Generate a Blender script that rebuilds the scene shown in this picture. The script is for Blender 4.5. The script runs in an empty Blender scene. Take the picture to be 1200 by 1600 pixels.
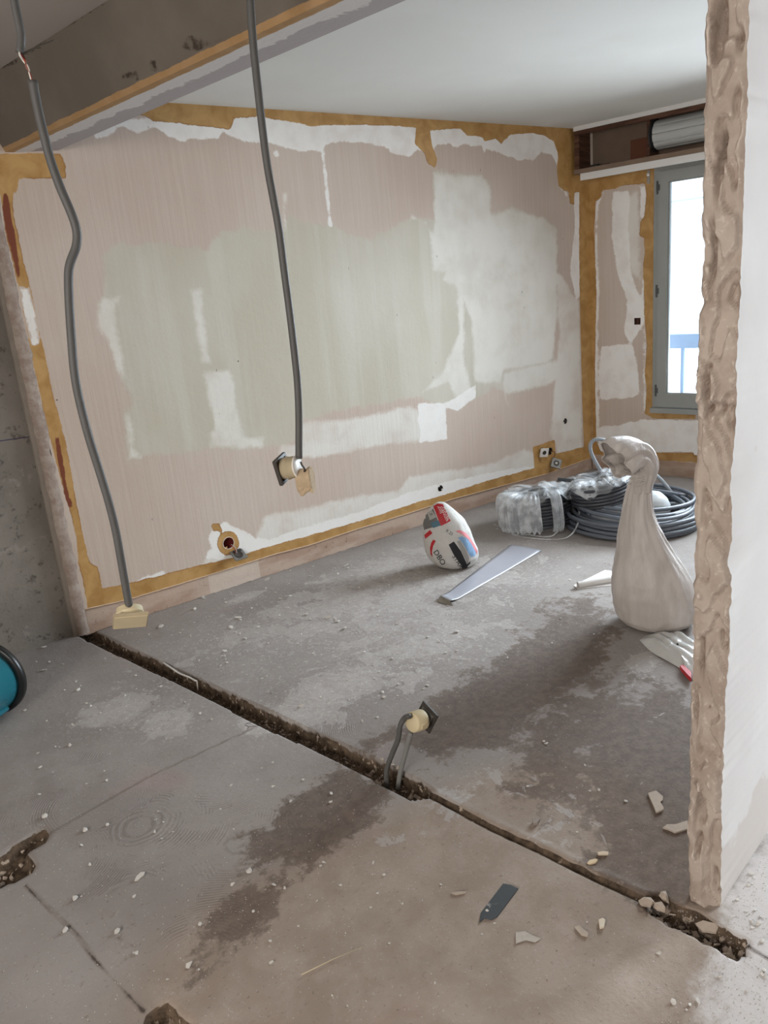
import bpy, bmesh, math, random
import numpy as np
from mathutils import Vector, Matrix, noise as mnoise
from mathutils.bvhtree import BVHTree

scene = bpy.context.scene
COL = scene.collection
random.seed(7)
rng = np.random.default_rng(11)
R = math.radians

# ------------------------------------------------------------------ camera
FPX = 1224.0                       # focal length in pixels of the 1200x1600 frame
CAM_H = 1.5709
def _n(v):
    v = np.array(v, float); return v/np.linalg.norm(v)
_down = _n([985-600, 5000-800, FPX]); _up = -_down
_u = _n([2280-600, 289-800, FPX]); _u = _n(_u-_up*(_u@_up))
_y = np.cross(_up, _u)
RW = np.array([_u, _y, _up])       # camera (x right, y down, z forward) -> world
cam_data = bpy.data.cameras.new('camera')
cam = bpy.data.objects.new('camera', cam_data); COL.objects.link(cam)
cam_data.sensor_fit = 'VERTICAL'; cam_data.sensor_height = 24.0
cam_data.lens = 24.0*FPX/1600.0
cam_data.clip_start = 0.05; cam_data.clip_end = 200
_M = Matrix.Identity(4)
for i in range(3):
    _M[i][0] = RW[i][0]; _M[i][1] = -RW[i][1]; _M[i][2] = -RW[i][2]
_M[0][3] = 0; _M[1][3] = 0; _M[2][3] = CAM_H
cam.matrix_world = _M
scene.camera = cam
scene.view_settings.view_transform = 'Standard'
scene.view_settings.look = 'None'
scene.view_settings.gamma = 1.0
scene.view_settings.use_curve_mapping = False
scene.view_settings.exposure = 1.29
scene.cycles.use_denoising = True
scene.cycles.max_bounces = 10
scene.cycles.diffuse_bounces = 6
scene.cycles.transparent_max_bounces = 12
scene.cycles.caustics_reflective = False
scene.cycles.caustics_refractive = False
scene.cycles.sample_clamp_indirect = 6.0

# measured points of the place, read with the camera that took the photograph
C0 = np.array([0, 0, CAM_H])
def ray(x, y): return RW @ np.array([x-600.0, y-800.0, FPX])
def on_z(x, y, z=0.0):
    r = ray(x, y); return C0+r*((z-CAM_H)/r[2])
def on_plane(x, y, n, p):
    r = ray(x, y); n = np.array(n, float); return C0+r*((n@(np.array(p, float)-C0))/(n@r))
def V(a): return Vector([float(t) for t in a])

# ------------------------------------------------------------------ layout (metres)
WY = 3.899                         # plane of the long plastered wall
ZC = 2.50                          # ceiling
AZ = R(99.5)                       # direction of the window wall, the beam and the trench
vd = np.array([math.cos(AZ), math.sin(AZ), 0.0])
nd = np.array([math.sin(AZ), -math.cos(AZ), 0.0])      # towards outside through the window wall
FC = np.array([5.018, WY, 0.0])    # corner of long wall and window wall
def fac(s, z=0.0, d=0.0):          # s metres along the window wall from the corner, d out of the room
    return FC - vd*s + nd*d + np.array([0, 0, z])
def fac_sz(x, y, d=0.0):
    p = on_plane(x, y, nd, FC+nd*d); return (-(p-FC-nd*d)@vd, p[2])

# ------------------------------------------------------------------ daylight
world = bpy.data.worlds.new('overcast_sky'); scene.world = world
world.use_nodes = True
wn = world.node_tree; wn.nodes.clear()
wo = wn.nodes.new('ShaderNodeOutputWorld'); bg = wn.nodes.new('ShaderNodeBackground')
tc = wn.nodes.new('ShaderNodeTexCoord'); nz = wn.nodes.new('ShaderNodeTexNoise'); rp = wn.nodes.new('ShaderNodeValToRGB')
nz.inputs['Scale'].default_value = 1.6; nz.inputs['Detail'].default_value = 4
rp.color_ramp.elements[0].color = (0.80, 0.89, 1.0, 1); rp.color_ramp.elements[1].color = (0.95, 0.97, 1.0, 1)
rp.color_ramp.elements[0].position = .35; rp.color_ramp.elements[1].position = .65
wn.links.new(tc.outputs['Generated'], nz.inputs['Vector']); wn.links.new(nz.outputs['Fac'], rp.inputs['Fac'])
wn.links.new(rp.outputs['Color'], bg.inputs['Color']); wn.links.new(bg.outputs['Background'], wo.inputs['Surface'])
SKY = 3.0
bg.inputs['Strength'].default_value = SKY

# openings of the place: (s0, s1, z0, z1) along the window wall
WIN1 = (0.495, 2.25, 0.483, 2.175)         # window of the main room
WIN2 = (3.20, 4.10, 0.10, 2.20)            # glazed door of the room behind the partition
def portal(name, centre, normal, w, h):
    L = bpy.data.lights.new(name, 'AREA'); L.shape = 'RECTANGLE'; L.size = w; L.size_y = h
    L.cycles.is_portal = True
    o = bpy.data.objects.new(name, L); COL.objects.link(o)
    o.location = V(centre)
    o.rotation_euler = V(normal).to_track_quat('-Z', 'Y').to_euler()
    return o
for nm, wdw in (('window_daylight', WIN1), ('door_daylight', WIN2)):
    portal(nm, fac((wdw[0]+wdw[1])/2, (wdw[2]+wdw[3])/2, .12), -nd, wdw[1]-wdw[0], wdw[3]-wdw[2])
BWX, BW = -2.6, (0.0, 0.5, 1.2, 1.9)      # opening added behind the camera for fill light: wall x, (y0, y1, z0, z1)
# daylight entering by the two windows
def daylight(name, w, s0, s1, watts, col):
    L = bpy.data.lights.new(name, 'AREA'); L.shape = 'RECTANGLE'; L.size = s1-s0; L.size_y = w[3]-w[2]-.2
    L.energy = watts; L.color = col; L.spread = R(145)
    o = bpy.data.objects.new(name, L); COL.objects.link(o)
    o.location = V(fac((s0+s1)/2, (w[2]+w[3])/2+.02, .23)); o.rotation_euler = V(-nd+np.array([0, 0, -.55])).to_track_quat('-Z', 'Y').to_euler()
daylight('window_sky_light', WIN1, 1.00, 2.24, 80, (.85, .925, 1.0))
daylight('door_sky_light', WIN2, 3.28, 4.05, 130, (.88, .94, 1.0))
# warm fill lamp added behind the camera, not a source of the place
_L = bpy.data.lights.new('rear_fill_light', 'AREA'); _L.shape = 'RECTANGLE'; _L.size = 2.0; _L.size_y = 1.3
_L.energy = 54; _L.color = (1.0, .94, .87)
_o = bpy.data.objects.new('rear_fill_light', _L); COL.objects.link(_o); _o.location = (-2.5, .2, 1.6)
_o.rotation_euler = Vector((1, .15, -.05)).to_track_quat('-Z', 'Y').to_euler()
portal('rear_fill_daylight', (BWX-.05, (BW[0]+BW[1])/2, (BW[2]+BW[3])/2), (1, 0, 0), BW[1]-BW[0], BW[3]-BW[2])  # sky portal for the added rear opening

# ------------------------------------------------------------------ object helpers
def tag(o, label=None, cat=None, group=None, kind=None):
    if label: o['label'] = label
    if cat: o['category'] = cat
    if group: o['group'] = group
    if kind: o['kind'] = kind
    return o
def empty(name, loc, label, cat, group=None):
    o = bpy.data.objects.new(name, None); COL.objects.link(o)
    o.location = V(loc); o.empty_display_size = .05
    return tag(o, label, cat, group)
def mesh_obj(name, verts, faces, mat, parent=None, smooth=True, kind=None):
    me = bpy.data.meshes.new(name)
    me.from_pydata([tuple(float(t) for t in v) for v in verts], [], [tuple(int(i) for i in f) for f in faces])
    me.materials.append(mat)
    if smooth: me.polygons.foreach_set('use_smooth', [True]*len(me.polygons))
    me.update()
    o = bpy.data.objects.new(name, me); COL.objects.link(o)
    if parent is not None:
        o.parent = parent; o.matrix_parent_inverse = Matrix.Translation(-parent.location)
    if kind: o['kind'] = kind
    return o
def bm_obj(name, bm, mat, parent=None, smooth=False, kind=None, bevel=0):
    if bevel:
        bmesh.ops.bevel(bm, geom=[e for e in bm.edges if e.calc_face_angle(0) > .6], offset=bevel, segments=2, affect='EDGES', profile=.6)
    bmesh.ops.recalc_face_normals(bm, faces=bm.faces)
    me = bpy.data.meshes.new(name); bm.to_mesh(me); bm.free()
    me.materials.append(mat)
    if smooth: me.polygons.foreach_set('use_smooth', [True]*len(me.polygons))
    o = bpy.data.objects.new(name, me); COL.objects.link(o)
    if parent is not None:
        o.parent = parent; o.matrix_parent_inverse = Matrix.Translation(-parent.location)
    if kind: o['kind'] = kind
    return o
def add_prism(bm, poly, axis_vec):
    """poly: list of 3D points (closed loop), extruded by axis_vec"""
    a = [bm.verts.new(V(p)) for p in poly]; b = [bm.verts.new(V(np.array(p)+np.array(axis_vec))) for p in poly]
    bm.faces.new(a[::-1]); bm.faces.new(b)
    n = len(a)
    for i in range(n): bm.faces.new((a[i], a[(i+1) % n], b[(i+1) % n], b[i]))
def add_box(bm, o, ex, ey, ez):
    """box from corner o with edge vectors"""
    o = np.array(o, float); ex = np.array(ex, float); ey = np.array(ey, float); ez = np.array(ez, float)
    add_prism(bm, [o, o+ex, o+ex+ey, o+ey], ez)
def abox(bm, x0, x1, y0, y1, z0, z1):
    add_box(bm, (x0, y0, z0), (x1-x0, 0, 0), (0, y1-y0, 0), (0, 0, z1-z0))
def fbox(bm, s0, s1, z0, z1, d0, d1):      # box in window wall coordinates
    add_box(bm, fac(s0, z0, d0), -vd*(s1-s0), nd*(d1-d0), (0, 0, z1-z0))
def frame_from(t):
    t = V(t).normalized(); a = Vector((0, 0, 1)) if abs(t.z) < .9 else Vector((1, 0, 0))
    u = t.cross(a).normalized(); return u, t.cross(u).normalized()
def catmull(P, n=8):
    P = [np.array(p, float) for p in P]; Q = [2*P[0]-P[1]]+P+[2*P[-1]-P[-2]]; out = []
    for i in range(1, len(Q)-2):
        for k in range(n):
            t = k/n; a, b, c, d = Q[i-1], Q[i], Q[i+1], Q[i+2]
            out.append(.5*((2*b)+(-a+c)*t+(2*a-5*b+4*c-d)*t*t+(-a+3*b-3*c+d)*t**3))
    out.append(P[-1]); return out
def tube_geo(path, r, seg=10, caps=True, squash=None):
    """sweep a circle along path (list of points); r float or list"""
    path = [V(p) for p in path]; n = len(path); vs = []; fs = []
    t0 = (path[1]-path[0]).normalized(); u, w = frame_from(t0)
    for i, p in enumerate(path):
        t = (path[min(i+1, n-1)]-path[max(i-1, 0)]).normalized()
        u = (u-t*u.dot(t)).normalized(); w = t.cross(u)
        rr = r[i] if hasattr(r, '__len__') else r
        for k in range(seg):
            a = 2*math.pi*k/seg
            vs.append(p+u*(rr*math.cos(a))+w*(rr*math.sin(a)*(squash or 1)))
    for i in range(n-1):
        for k in range(seg):
            fs.append((i*seg+k, i*seg+(k+1) % seg, (i+1)*seg+(k+1) % seg, (i+1)*seg+k))
    if caps:
        fs.append(tuple(range(seg))[::-1]); fs.append(tuple((n-1)*seg+k for k in range(seg)))
    return [tuple(v) for v in vs], fs
def merge(geos):
    vs = []; fs = []
    for v, f in geos:
        b = len(vs); vs += list(v); fs += [tuple(i+b for i in q) for q in f]
    return vs, fs
def lathe_geo(prof, M, seg=24):
    """prof: list of (radius, height) about local z of matrix M"""
    vs = []; fs = []; n = len(prof)
    for (r, h) in prof:
        for k in range(seg):
            a = 2*math.pi*k/seg; vs.append(tuple(M @ Vector((r*math.cos(a), r*math.sin(a), h))))
    for i in range(n-1):
        for k in range(seg):
            fs.append((i*seg+k, i*seg+(k+1) % seg, (i+1)*seg+(k+1) % seg, (i+1)*seg+k))
    return vs, fs

# ------------------------------------------------------------------ signed distance outlines
def sdf(P, poly):
    """P (N,2), poly (M,2): signed distance, positive inside"""
    poly = np.array(poly, float); N = len(P); d2 = np.full(N, 1e9); inside = np.zeros(N, bool)
    M = len(poly)
    for i in range(M):
        a = poly[i]; b = poly[(i+1) % M]; e = b-a
        w = P-a; t = np.clip((w@e)/max(e@e, 1e-12), 0, 1)
        q = w-t[:, None]*e; d2 = np.minimum(d2, (q*q).sum(1))
        c = (a[1] <= P[:, 1]) != (b[1] <= P[:, 1])
        with np.errstate(divide='ignore', invalid='ignore'):
            xi = a[0]+(P[:, 1]-a[1])/(b[1]-a[1] if b[1] != a[1] else 1e-12)*(b[0]-a[0])
        inside ^= c & (P[:, 0] < xi)
    d = np.sqrt(d2); return np.where(inside, d, -d)
def sdf_line(P, pts, width):
    """open polyline of half width (scalar or per point)"""
    out = np.full(len(P), -1e9)
    for i in range(len(pts)-1):
        a = np.array(pts[i], float); b = np.array(pts[i+1], float); e = b-a
        w = P-a; t = np.clip((w@e)/max(e@e, 1e-12), 0, 1)
        q = w-t[:, None]*e
        ww = width if not hasattr(width, '__len__') else width[i]+(width[i+1]-width[i])*t
        out = np.maximum(out, ww-np.sqrt((q*q).sum(1)))
    return out
def union(P, polys, base=-1.0):
    out = np.full(len(P), base)
    for q in polys: out = np.maximum(out, sdf(P, q))
    return out
def set_attr(me, name, arr):
    a = me.attributes.new(name, 'FLOAT', 'POINT'); a.data.foreach_set('value', np.asarray(arr, dtype=np.float32))

# ------------------------------------------------------------------ node helper
class NT:
    def __init__(s, name, rough=.9, spec=.15):
        s.m = bpy.data.materials.new(name); s.m.use_nodes = True; s.t = s.m.node_tree; s.t.nodes.clear()
        s.out = s.t.nodes.new('ShaderNodeOutputMaterial'); s.b = s.t.nodes.new('ShaderNodeBsdfPrincipled')
        s.t.links.new(s.b.outputs[0], s.out.inputs['Surface'])
        s.b.inputs['Roughness'].default_value = rough; s.b.inputs['Specular IOR Level'].default_value = spec
        s.pos = s.t.nodes.new('ShaderNodeNewGeometry').outputs['Position']
        s.h = None
    def put(s, sock, v):
        if isinstance(v, bpy.types.NodeSocket): s.t.links.new(v, sock)
        elif isinstance(v, (tuple, list)) and sock.type == 'RGBA': sock.default_value = (*v[:3], 1)
        elif v is not None: sock.default_value = v
    def node(s, ty, **kw):
        n = s.t.nodes.new(ty)
        for k, v in kw.items():
            if hasattr(n, k) and k not in n.inputs.keys(): setattr(n, k, v)
            else: s.put(n.inputs[k], v)
        return n
    def math(s, op, a, b=0.0, c=0.0, clamp=False):
        n = s.t.nodes.new('ShaderNodeMath'); n.operation = op; n.use_clamp = clamp
        s.put(n.inputs[0], a); s.put(n.inputs[1], b); s.put(n.inputs[2], c); return n.outputs[0]
    def vec(s, scale=(1, 1, 1), rot=(0, 0, 0), loc=(0, 0, 0), src=None):
        n = s.t.nodes.new('ShaderNodeMapping'); s.t.links.new(src or s.pos, n.inputs['Vector'])
        n.inputs['Scale'].default_value = scale; n.inputs['Rotation'].default_value = rot; n.inputs['Location'].default_value = loc
        return n.outputs[0]
    def noise(s, scale, detail=4, vec=None, rough=.55, dist=0.0):
        n = s.t.nodes.new('ShaderNodeTexNoise'); s.t.links.new(vec or s.pos, n.inputs['Vector'])
        n.inputs['Scale'].default_value = scale; n.inputs['Detail'].default_value = detail
        n.inputs['Roughness'].default_value = rough; n.inputs['Distortion'].default_value = dist
        return n.outputs['Fac']
    def voro(s, scale, vec=None, feature='F1', rand=1.0):
        n = s.t.nodes.new('ShaderNodeTexVoronoi'); n.feature = feature; s.t.links.new(vec or s.pos, n.inputs['Vector'])
        n.inputs['Scale'].default_value = scale; n.inputs['Randomness'].default_value = rand
        return n.outputs['Distance']
    def attr(s, name):
        n = s.t.nodes.new('ShaderNodeAttribute'); n.attribute_name = name; return n.outputs['Fac']
    def step(s, v, lo, hi):            # smoothstep lo..hi -> 0..1
        n = s.t.nodes.new('ShaderNodeMapRange'); n.interpolation_type = 'SMOOTHSTEP'
        s.put(n.inputs['Value'], v); n.inputs['From Min'].default_value = lo; n.inputs['From Max'].default_value = hi
        return n.outputs[0]
    def mix(s, f, a, b):
        n = s.t.nodes.new('ShaderNodeMix'); n.data_type = 'RGBA'
        s.put(n.inputs[0], f); s.put(n.inputs[6], a); s.put(n.inputs[7], b); return n.outputs[2]
    def fmix(s, f, a, b):
        n = s.t.nodes.new('ShaderNodeMix'); n.data_type = 'FLOAT'
        s.put(n.inputs[0], f); s.put(n.inputs[2], a); s.put(n.inputs[3], b); return n.outputs[0]
    def bump(s, h, strength=.5, dist=.01):
        n = s.t.nodes.new('ShaderNodeBump'); n.inputs['Strength'].default_value = strength; n.inputs['Distance'].default_value = dist
        s.put(n.inputs['Height'], h)
        if s.h is not None: s.t.links.new(s.h, n.inputs['Normal'])
        s.h = n.outputs[0]; s.t.links.new(s.h, s.b.inputs['Normal'])
    def color(s, c): s.put(s.b.inputs['Base Color'], c)
    def rough(s, r): s.put(s.b.inputs['Roughness'], r)

def plain(name, col, rough=.6, spec=.3, var=.12, scale=30, bump=.0, metal=0.0):
    """one colour with slight procedural mottling"""
    k = NT(name, rough, spec)
    f = k.noise(scale, 5)
    k.color(k.mix(f, tuple(c*(1-var) for c in col), tuple(min(1, c*(1+var)) for c in col)))
    if bump: k.bump(k.noise(scale*4, 4), bump, .004)
    k.b.inputs['Metallic'].default_value = metal
    return k.m
# ================================================================== materials of the shell
def wall_material(name):
    k = NT(name, .88, .4)
    sdG, sdP, sdW, sdA, sdR = (k.attr(a) for a in ('sage', 'pale', 'white', 'amber', 'rust'))
    wob = k.math('SUBTRACT', k.noise(14, 6, rough=.65), .5)
    wob2 = k.math('SUBTRACT', k.noise(60, 4), .5)
    streak = k.noise(1, 5, k.vec((60, 60, 1.6)), rough=.6)             # vertical combing left by stripped paper
    streakL = k.noise(1, 3, k.vec((9, 9, .5)))
    big = k.noise(1.3, 3)
    base = k.mix(k.step(big, .35, .65), (.50, .405, .335), (.545, .46, .395))
    base = k.mix(k.step(streak, .30, .75), k.mix(.20, base, (.43, .35, .30)), k.mix(.18, base, (.62, .57, .53)))
    sage = k.mix(k.step(k.noise(1.7, 3, k.vec((1, 1, .7))), .35, .68), (.475, .445, .355), (.54, .515, .44))
    sage = k.mix(k.math('MULTIPLY', k.step(streakL, .45, .62), .35), sage, (.60, .585, .53))
    edge = k.math('ADD', sdG, k.math('MULTIPLY', wob, .10))
    fG = k.step(edge, -.010, .022)
    fG = k.math('MULTIPLY', fG, k.fmix(k.step(k.math('ADD', sdG, k.math('MULTIPLY', streak, .3)), .05, .25), .82, .97))
    col = k.mix(fG, base, sage)
    eP = k.math('ADD', sdP, k.math('ADD', k.math('MULTIPLY', wob, .06), k.math('MULTIPLY', wob2, .012)))
    fP = k.math('MULTIPLY', k.step(eP, -.004, .03), k.fmix(k.step(k.noise(5, 4), .3, .6), .5, .9))
    col = k.mix(fP, col, (.70, .685, .635))
    eW = k.math('ADD', sdW, k.math('ADD', k.math('MULTIPLY', wob, .045), k.math('MULTIPLY', wob2, .012)))
    fW = k.math('MULTIPLY', k.step(eW, -.003, .008), k.fmix(k.step(k.noise(9, 5), .3, .62), .72, .97))
    col = k.mix(fW, col, (.80, .79, .765))
    eA = k.math('ADD', sdA, k.math('ADD', k.math('MULTIPLY', wob, .022), k.math('MULTIPLY', wob2, .008)))
    fA = k.step(eA, -.001, .004)
    an = k.noise(10, 5, k.vec((1, 1, 1)), dist=.6)
    amb = k.mix(k.step(an, .3, .7), (.36, .195, .058), (.49, .30, .115))
    amb = k.mix(k.math('MULTIPLY', k.step(k.math('SUBTRACT', .007, eA), -.002, .005), k.step(k.noise(6, 3), .42, .62)), amb, (.27, .125, .03))     # darker where the glue pooled at its rim
    col = k.mix(fA, col, amb)
    eR = k.math('ADD', sdR, k.math('MULTIPLY', wob, .02))
    col = k.mix(k.step(eR, -.001, .004), col, (.17, .045, .02))
    nail = k.voro(5.5, k.vec((1, .01, 1)), rand=1.0)
    fn = k.math('MULTIPLY', k.math('LESS_THAN', nail, .022), k.step(k.noise(2.2, 2), .48, .55))
    col = k.mix(fn, col, (.09, .07, .06))
    scr = k.math('MULTIPLY', k.math('LESS_THAN', k.voro(3.1, k.vec((5, .1, 1.4), loc=(3, 0, 2)), rand=1.0), .035), k.step(k.noise(3.3, 2), .5, .55))
    col = k.mix(scr, col, (.22, .18, .15))
    k.color(col)
    smooth = k.math('MAXIMUM', k.math('MULTIPLY', fG, .8), k.math('MAXIMUM', fP, fW))
    k.rough(k.fmix(fA, k.fmix(smooth, .75, .5), .5))
    cover = k.math('MAXIMUM', k.math('MULTIPLY', fG, .75), k.math('MAXIMUM', fW, k.math('MULTIPLY', fA, .9)))
    k.bump(k.math('MULTIPLY', streak, k.math('SUBTRACT', 1, cover)), .26, .006)
    k.bump(k.math('ADD', k.math('MULTIPLY', fW, .5), k.math('ADD', k.math('MULTIPLY', fG, .3), k.math('MULTIPLY', fA, .25))), .5, .004)
    k.bump(k.noise(24, 6, rough=.7), .22, .006)
    return k.m

def grid_wall(name, us, zs, to3, layers, mat, holes=(), cut=None, jag=None, kind='structure'):
    """a wall face as a fine grid in (u, z); layers: name -> signed distance; holes: ('c',u,z,r) or ('r',u0,u1,z0,z1)"""
    U, Z = np.meshgrid(us, zs, indexing='ij'); nu, nzz = U.shape
    P = np.stack([U.ravel(), Z.ravel()], 1)
    Q = P.copy()
    keep_v = np.ones(len(P), bool)
    for hdef in holes:
        if hdef[0] == 'c':
            _, cu, cz, r = hdef; d = P-np.array([cu, cz]); L = np.hypot(d[:, 0], d[:, 1])
            cell = .013
            near = (L > r-cell*.55) & (L < r+cell*.62)
            Q[near] = np.array([cu, cz])+d[near]/L[near, None]*r
            keep_v &= ~(L <= r-cell*.55)
    if jag is not None: Q = jag(P, Q)
    vs = [to3(a, b) for a, b in Q]
    fs = []
    for i in range(nu-1):
        for j in range(nzz-1):
            ids = (i*nzz+j, (i+1)*nzz+j, (i+1)*nzz+j+1, i*nzz+j+1)
            if not all(keep_v[t] for t in ids): continue
            cu = (us[i]+us[i+1])/2; cz = (zs[j]+zs[j+1])/2
            if cut and cut(cu, cz): continue
            if any(h[0] == 'r' and h[1] < cu < h[2] and h[3] < cz < h[4] for h in holes): continue
            fs.append(ids)
    o = mesh_obj(name, vs, fs, mat, smooth=True, kind=kind)
    for k_, arr in layers(Q).items(): set_attr(o.data, k_, arr)
    return o
def lin(a, b, step):
    return np.linspace(a, b, max(2, int(round(abs(b-a)/step))+1))
def brk(pts, step):
    out = [pts[0]]
    for a, b in zip(pts[:-1], pts[1:]): out += list(lin(a, b, step)[1:])
    return np.array(out)

# ================================================================== long wall
def W(x, y):                              # a point seen on the long wall -> (x, z)
    p = on_plane(x, y, (0, 1, 0), (0, WY, 0)); return (p[0], p[2])
def WP(*pts): return [W(*p) for p in pts]
A_polys = [
 WP((200,176),(258,150),(600,172),(900,190),(900,204),(921,285),(924,430),(925,560),(925,700),(925,716),(883,731),(856,741),(707,781),(600,815),(560,827),(483,853),(429,867),(315,903),(279,914),(199,938),(137,952),
    (130,915),(122,880),(120,845),(108,793),(95,753),(82,699),(71,665),(56,590),(26,437),(12,380),(-2,300),(-40,240),(95,239),(102,257),(104,280),(82,280),(30,279),(27,300),(21,302),(20,320),(27,360),(37,407),(50,457),(60,515),(72,557),(76,582),(89,638),(103,691),(116,763),(124,806),(140,878),(153,886),(160,919),(193,913),(247,899),(316,882),(364,871),(433,850),(520,826),(600,802),(643,787),(691,774),(760,751),(835,731),(832,698),(867,687),(868,709),(912,698),
    (910,640),(908,560),(906,480),(905,400),(905,300),(898,302),(897,320),(890,318),(888,300),(880,297),(872,290),(870,262),(872,240),(865,221),(850,212),(830,208),(797,211),(783,226),(775,217),(757,221),(754,215),(730,212),(720,202),(672,204),(676,228),(683,250),(680,263),(668,255),(663,240),(648,225),(650,200),(600,196),(560,196),(500,196),(490,198),(450,190),(405,183),(367,185),(360,203),(345,202),(300,196),(270,192),(240,190),(228,182)),
]
def ell(cx, cy, rx, ry, n=18): return [(cx+rx*math.cos(2*math.pi*i/n), cy+ry*math.sin(2*math.pi*i/n)) for i in range(n)]
A_polys += [WP(*ell(356.5, 848.5, 17.5, 19.5)), WP((329,822),(333,817),(342,817),(349,830),(347,838),(340,830),(334,830))]
chip = WP((30,447),(45,452),(55,490),(61,537),(51,541),(40,500))
G_poly = WP((160,400),(170,385),(240,378),(322,388),(330,372),(380,352),(440,362),(452,330),(468,345),(520,350),(548,366),(580,372),(600,360),(640,340),(676,338),(676,266),(752,274),(767,290),(768,333),(800,325),(850,338),(871,355),(872,470),(866,560),(858,602),(792,618),(770,606),(744,626),(715,642),(690,636),(650,622),(600,632),(540,640),(470,660),(466,690),(432,700),(380,702),(327,702),(295,707),(230,715),(199,721),(193,680),(191,643),(204,627),(190,592),(182,560),(172,540),(163,515),(150,490),(160,460))
P_polys = [WP((787,581),(851,565),(880,560),(872,596),(859,602),(792,618),(797,637),(789,630),(783,600)),WP((866,420),(880,430),(893,455),(906,470),(912,705),(870,712),(866,695),(858,680),(866,600),(872,520)),WP((412,805),(440,798),(480,790),(540,775),(620,765),(640,742),(680,735),(760,725),(820,700),(838,705),(835,745),(600,830),(365,880),(300,900),(322,872),(322,862),(329,857),(325,840),(330,830),(350,816),(385,830),(397,840),(400,830)),WP((158,462),(188,462),(183,500),(186,530),(195,560),(200,592),(184,590),(172,548),(150,510),(146,493)),
 WP((191,643),(208,642),(212,700),(230,715),(200,721)),
 WP((294,448),(318,450),(322,500),(334,572),(314,568),(303,510)),
 WP((313,580),(360,573),(368,600),(372,640),(386,683),(415,681),(414,701),(325,703),(324,675),(333,668),(322,610)),
 WP((676,268),(752,274),(767,290),(768,333),(800,325),(850,338),(871,355),(872,470),(866,560),(851,570),(787,581),(783,600),(740,600),(735,500),(700,430),(683,425),(676,360)),
 WP((640,345),(668,345),(675,425),(690,426),(688,370),(640,330)),
 WP((440,300),(450,300),(449,365),(441,364)),
 WP((700,395),(740,405),(728,440),(726,560),(742,625),(715,642),(700,600),(650,620),(690,580),(715,520),(712,450),(690,440)),
 WP((436,693),(466,690),(470,657),(560,650),(640,632),(660,640),(695,628),(700,687),(600,697),(500,717),(430,718)),
 ]
W_polys = [
 WP((480,822),(560,800),(640,768),(700,752),(780,735),(835,728),(835,745),(600,830),(420,870),(365,880),(322,872),(322,862),(329,857),(325,840),(330,830),(350,816),(385,830),(397,840),(420,842)),
 WP((145,209),(190,186),(240,183),(262,160),(400,165),(620,180),(887,196),(880,300),(873,290),(872,262),(861,241),(845,238),(835,251),(808,250),(781,239),(760,233),(757,243),(752,227),(739,230),(728,225),(707,233),(704,225),(685,227),(675,238),(668,240),(653,235),(640,246),(616,241),(600,230),(583,225),(535,222),(513,225),(503,238),(487,235),(465,235),(439,230),(415,223),(388,222),(361,214),(348,207),(343,219),(300,218),(290,222),(262,212),(240,200),(215,209),(190,200),(168,213),(150,216)),
 WP((502,236),(507,238),(519,354),(513,354)),
 WP((424,237),(433,234),(438,246),(430,246)),
 WP((652,630),(697,629),(699,687),(655,692)),
 WP((640,636),(700,628),(744,600),(744,622),(715,642),(704,640)),
 WP((896,300),(906,292),(908,460),(900,470),(890,420),(898,360)),
 WP((882,298),(887,300),(888,310),(883,308)),
 WP((193,930),(215,905),(255,890),(262,899),(230,912),(200,925)),
]
B_polys = [WP((866,420),(893,470),(886,540),(880,600),(872,600),(872,520))]
R_polys = [WP((85,680),(92,683),(100,730),(106,765),(112,793),(107,793),(98,762),(91,725)),
           WP((4,300),(12,300),(26,380),(32,430),(28,437),(14,380),(3,330)), WP((106,776),(111,778),(114,792),(107,792))]
def wall_layers(P):
    a = union(P, A_polys); c = sdf(P, chip); a = np.minimum(a, -c)
    w = union(P, W_polys)
    w = np.maximum(w, c)
    # bare paper islands inside the pale column near the window corner
    w = np.minimum(w, -sdf(P, WP((884,500),(893,500),(900,600),(898,640),(890,620))))
    return {'amber': a, 'sage': sdf(P, G_poly), 'pale': union(P, P_polys), 'white': w, 'rust': union(P, R_polys)}
lip = sorted([W(*p) for p in ((137,951),(199,937),(279,913),(315,902),(429,866),(483,852),(560,826),(600,814),(707,780),(856,740),(883,730),(922,716))])
LX = np.array([p[0] for p in lip]); LZ = np.array([p[1] for p in lip])
XL, XR = 0.952, 5.018
def wall_jag(P, Q):
    Q = Q.copy()
    bot = P[:, 1] < 1e-6
    zb = np.interp(P[:, 0], LX, LZ)
    # squeeze the lowest rows so that the board ends on its lip line above the skirting band
    f = np.clip(1-P[:, 1]/.35, 0, 1)
    Q[:, 1] = P[:, 1]+f*zb*(1-P[:, 1]/.35)+(0)*f
    Q[:, 1] += np.where(bot, [.0025*mnoise.noise(Vector((x*22, 0, 3))) for x in P[:, 0]], 0)
    le = P[:, 0] < XL+1e-6
    Q[:, 0] += np.where(le, [.010*mnoise.noise(Vector((0, z*7, 1)))+.006*mnoise.noise(Vector((0, z*31, 4))) for z in P[:, 1]], 0)
    return Q
M_WALL = wall_material('patched_wall_paint')
H_RED = W(357, 848.5); H_MID = W(688, 763); H_RGT = W(883, 658); H_SQ = W(859, 705)
def squeezed(u, z):           # inverse of the squeeze for hole centres
    zb = np.interp(u, LX, LZ)
    a = zb/.35**2; b = 1-2*zb/.35; c = zb-z
    if z > .35: return z
    return (-b+math.sqrt(b*b-4*a*c))/(2*a) if abs(a) > 1e-9 else z
us = lin(XL, XR, .0125); zs = lin(0, ZC, .0125)
HOLES_W = []
def post_hole_layers(P): return wall_layers(P)
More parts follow.
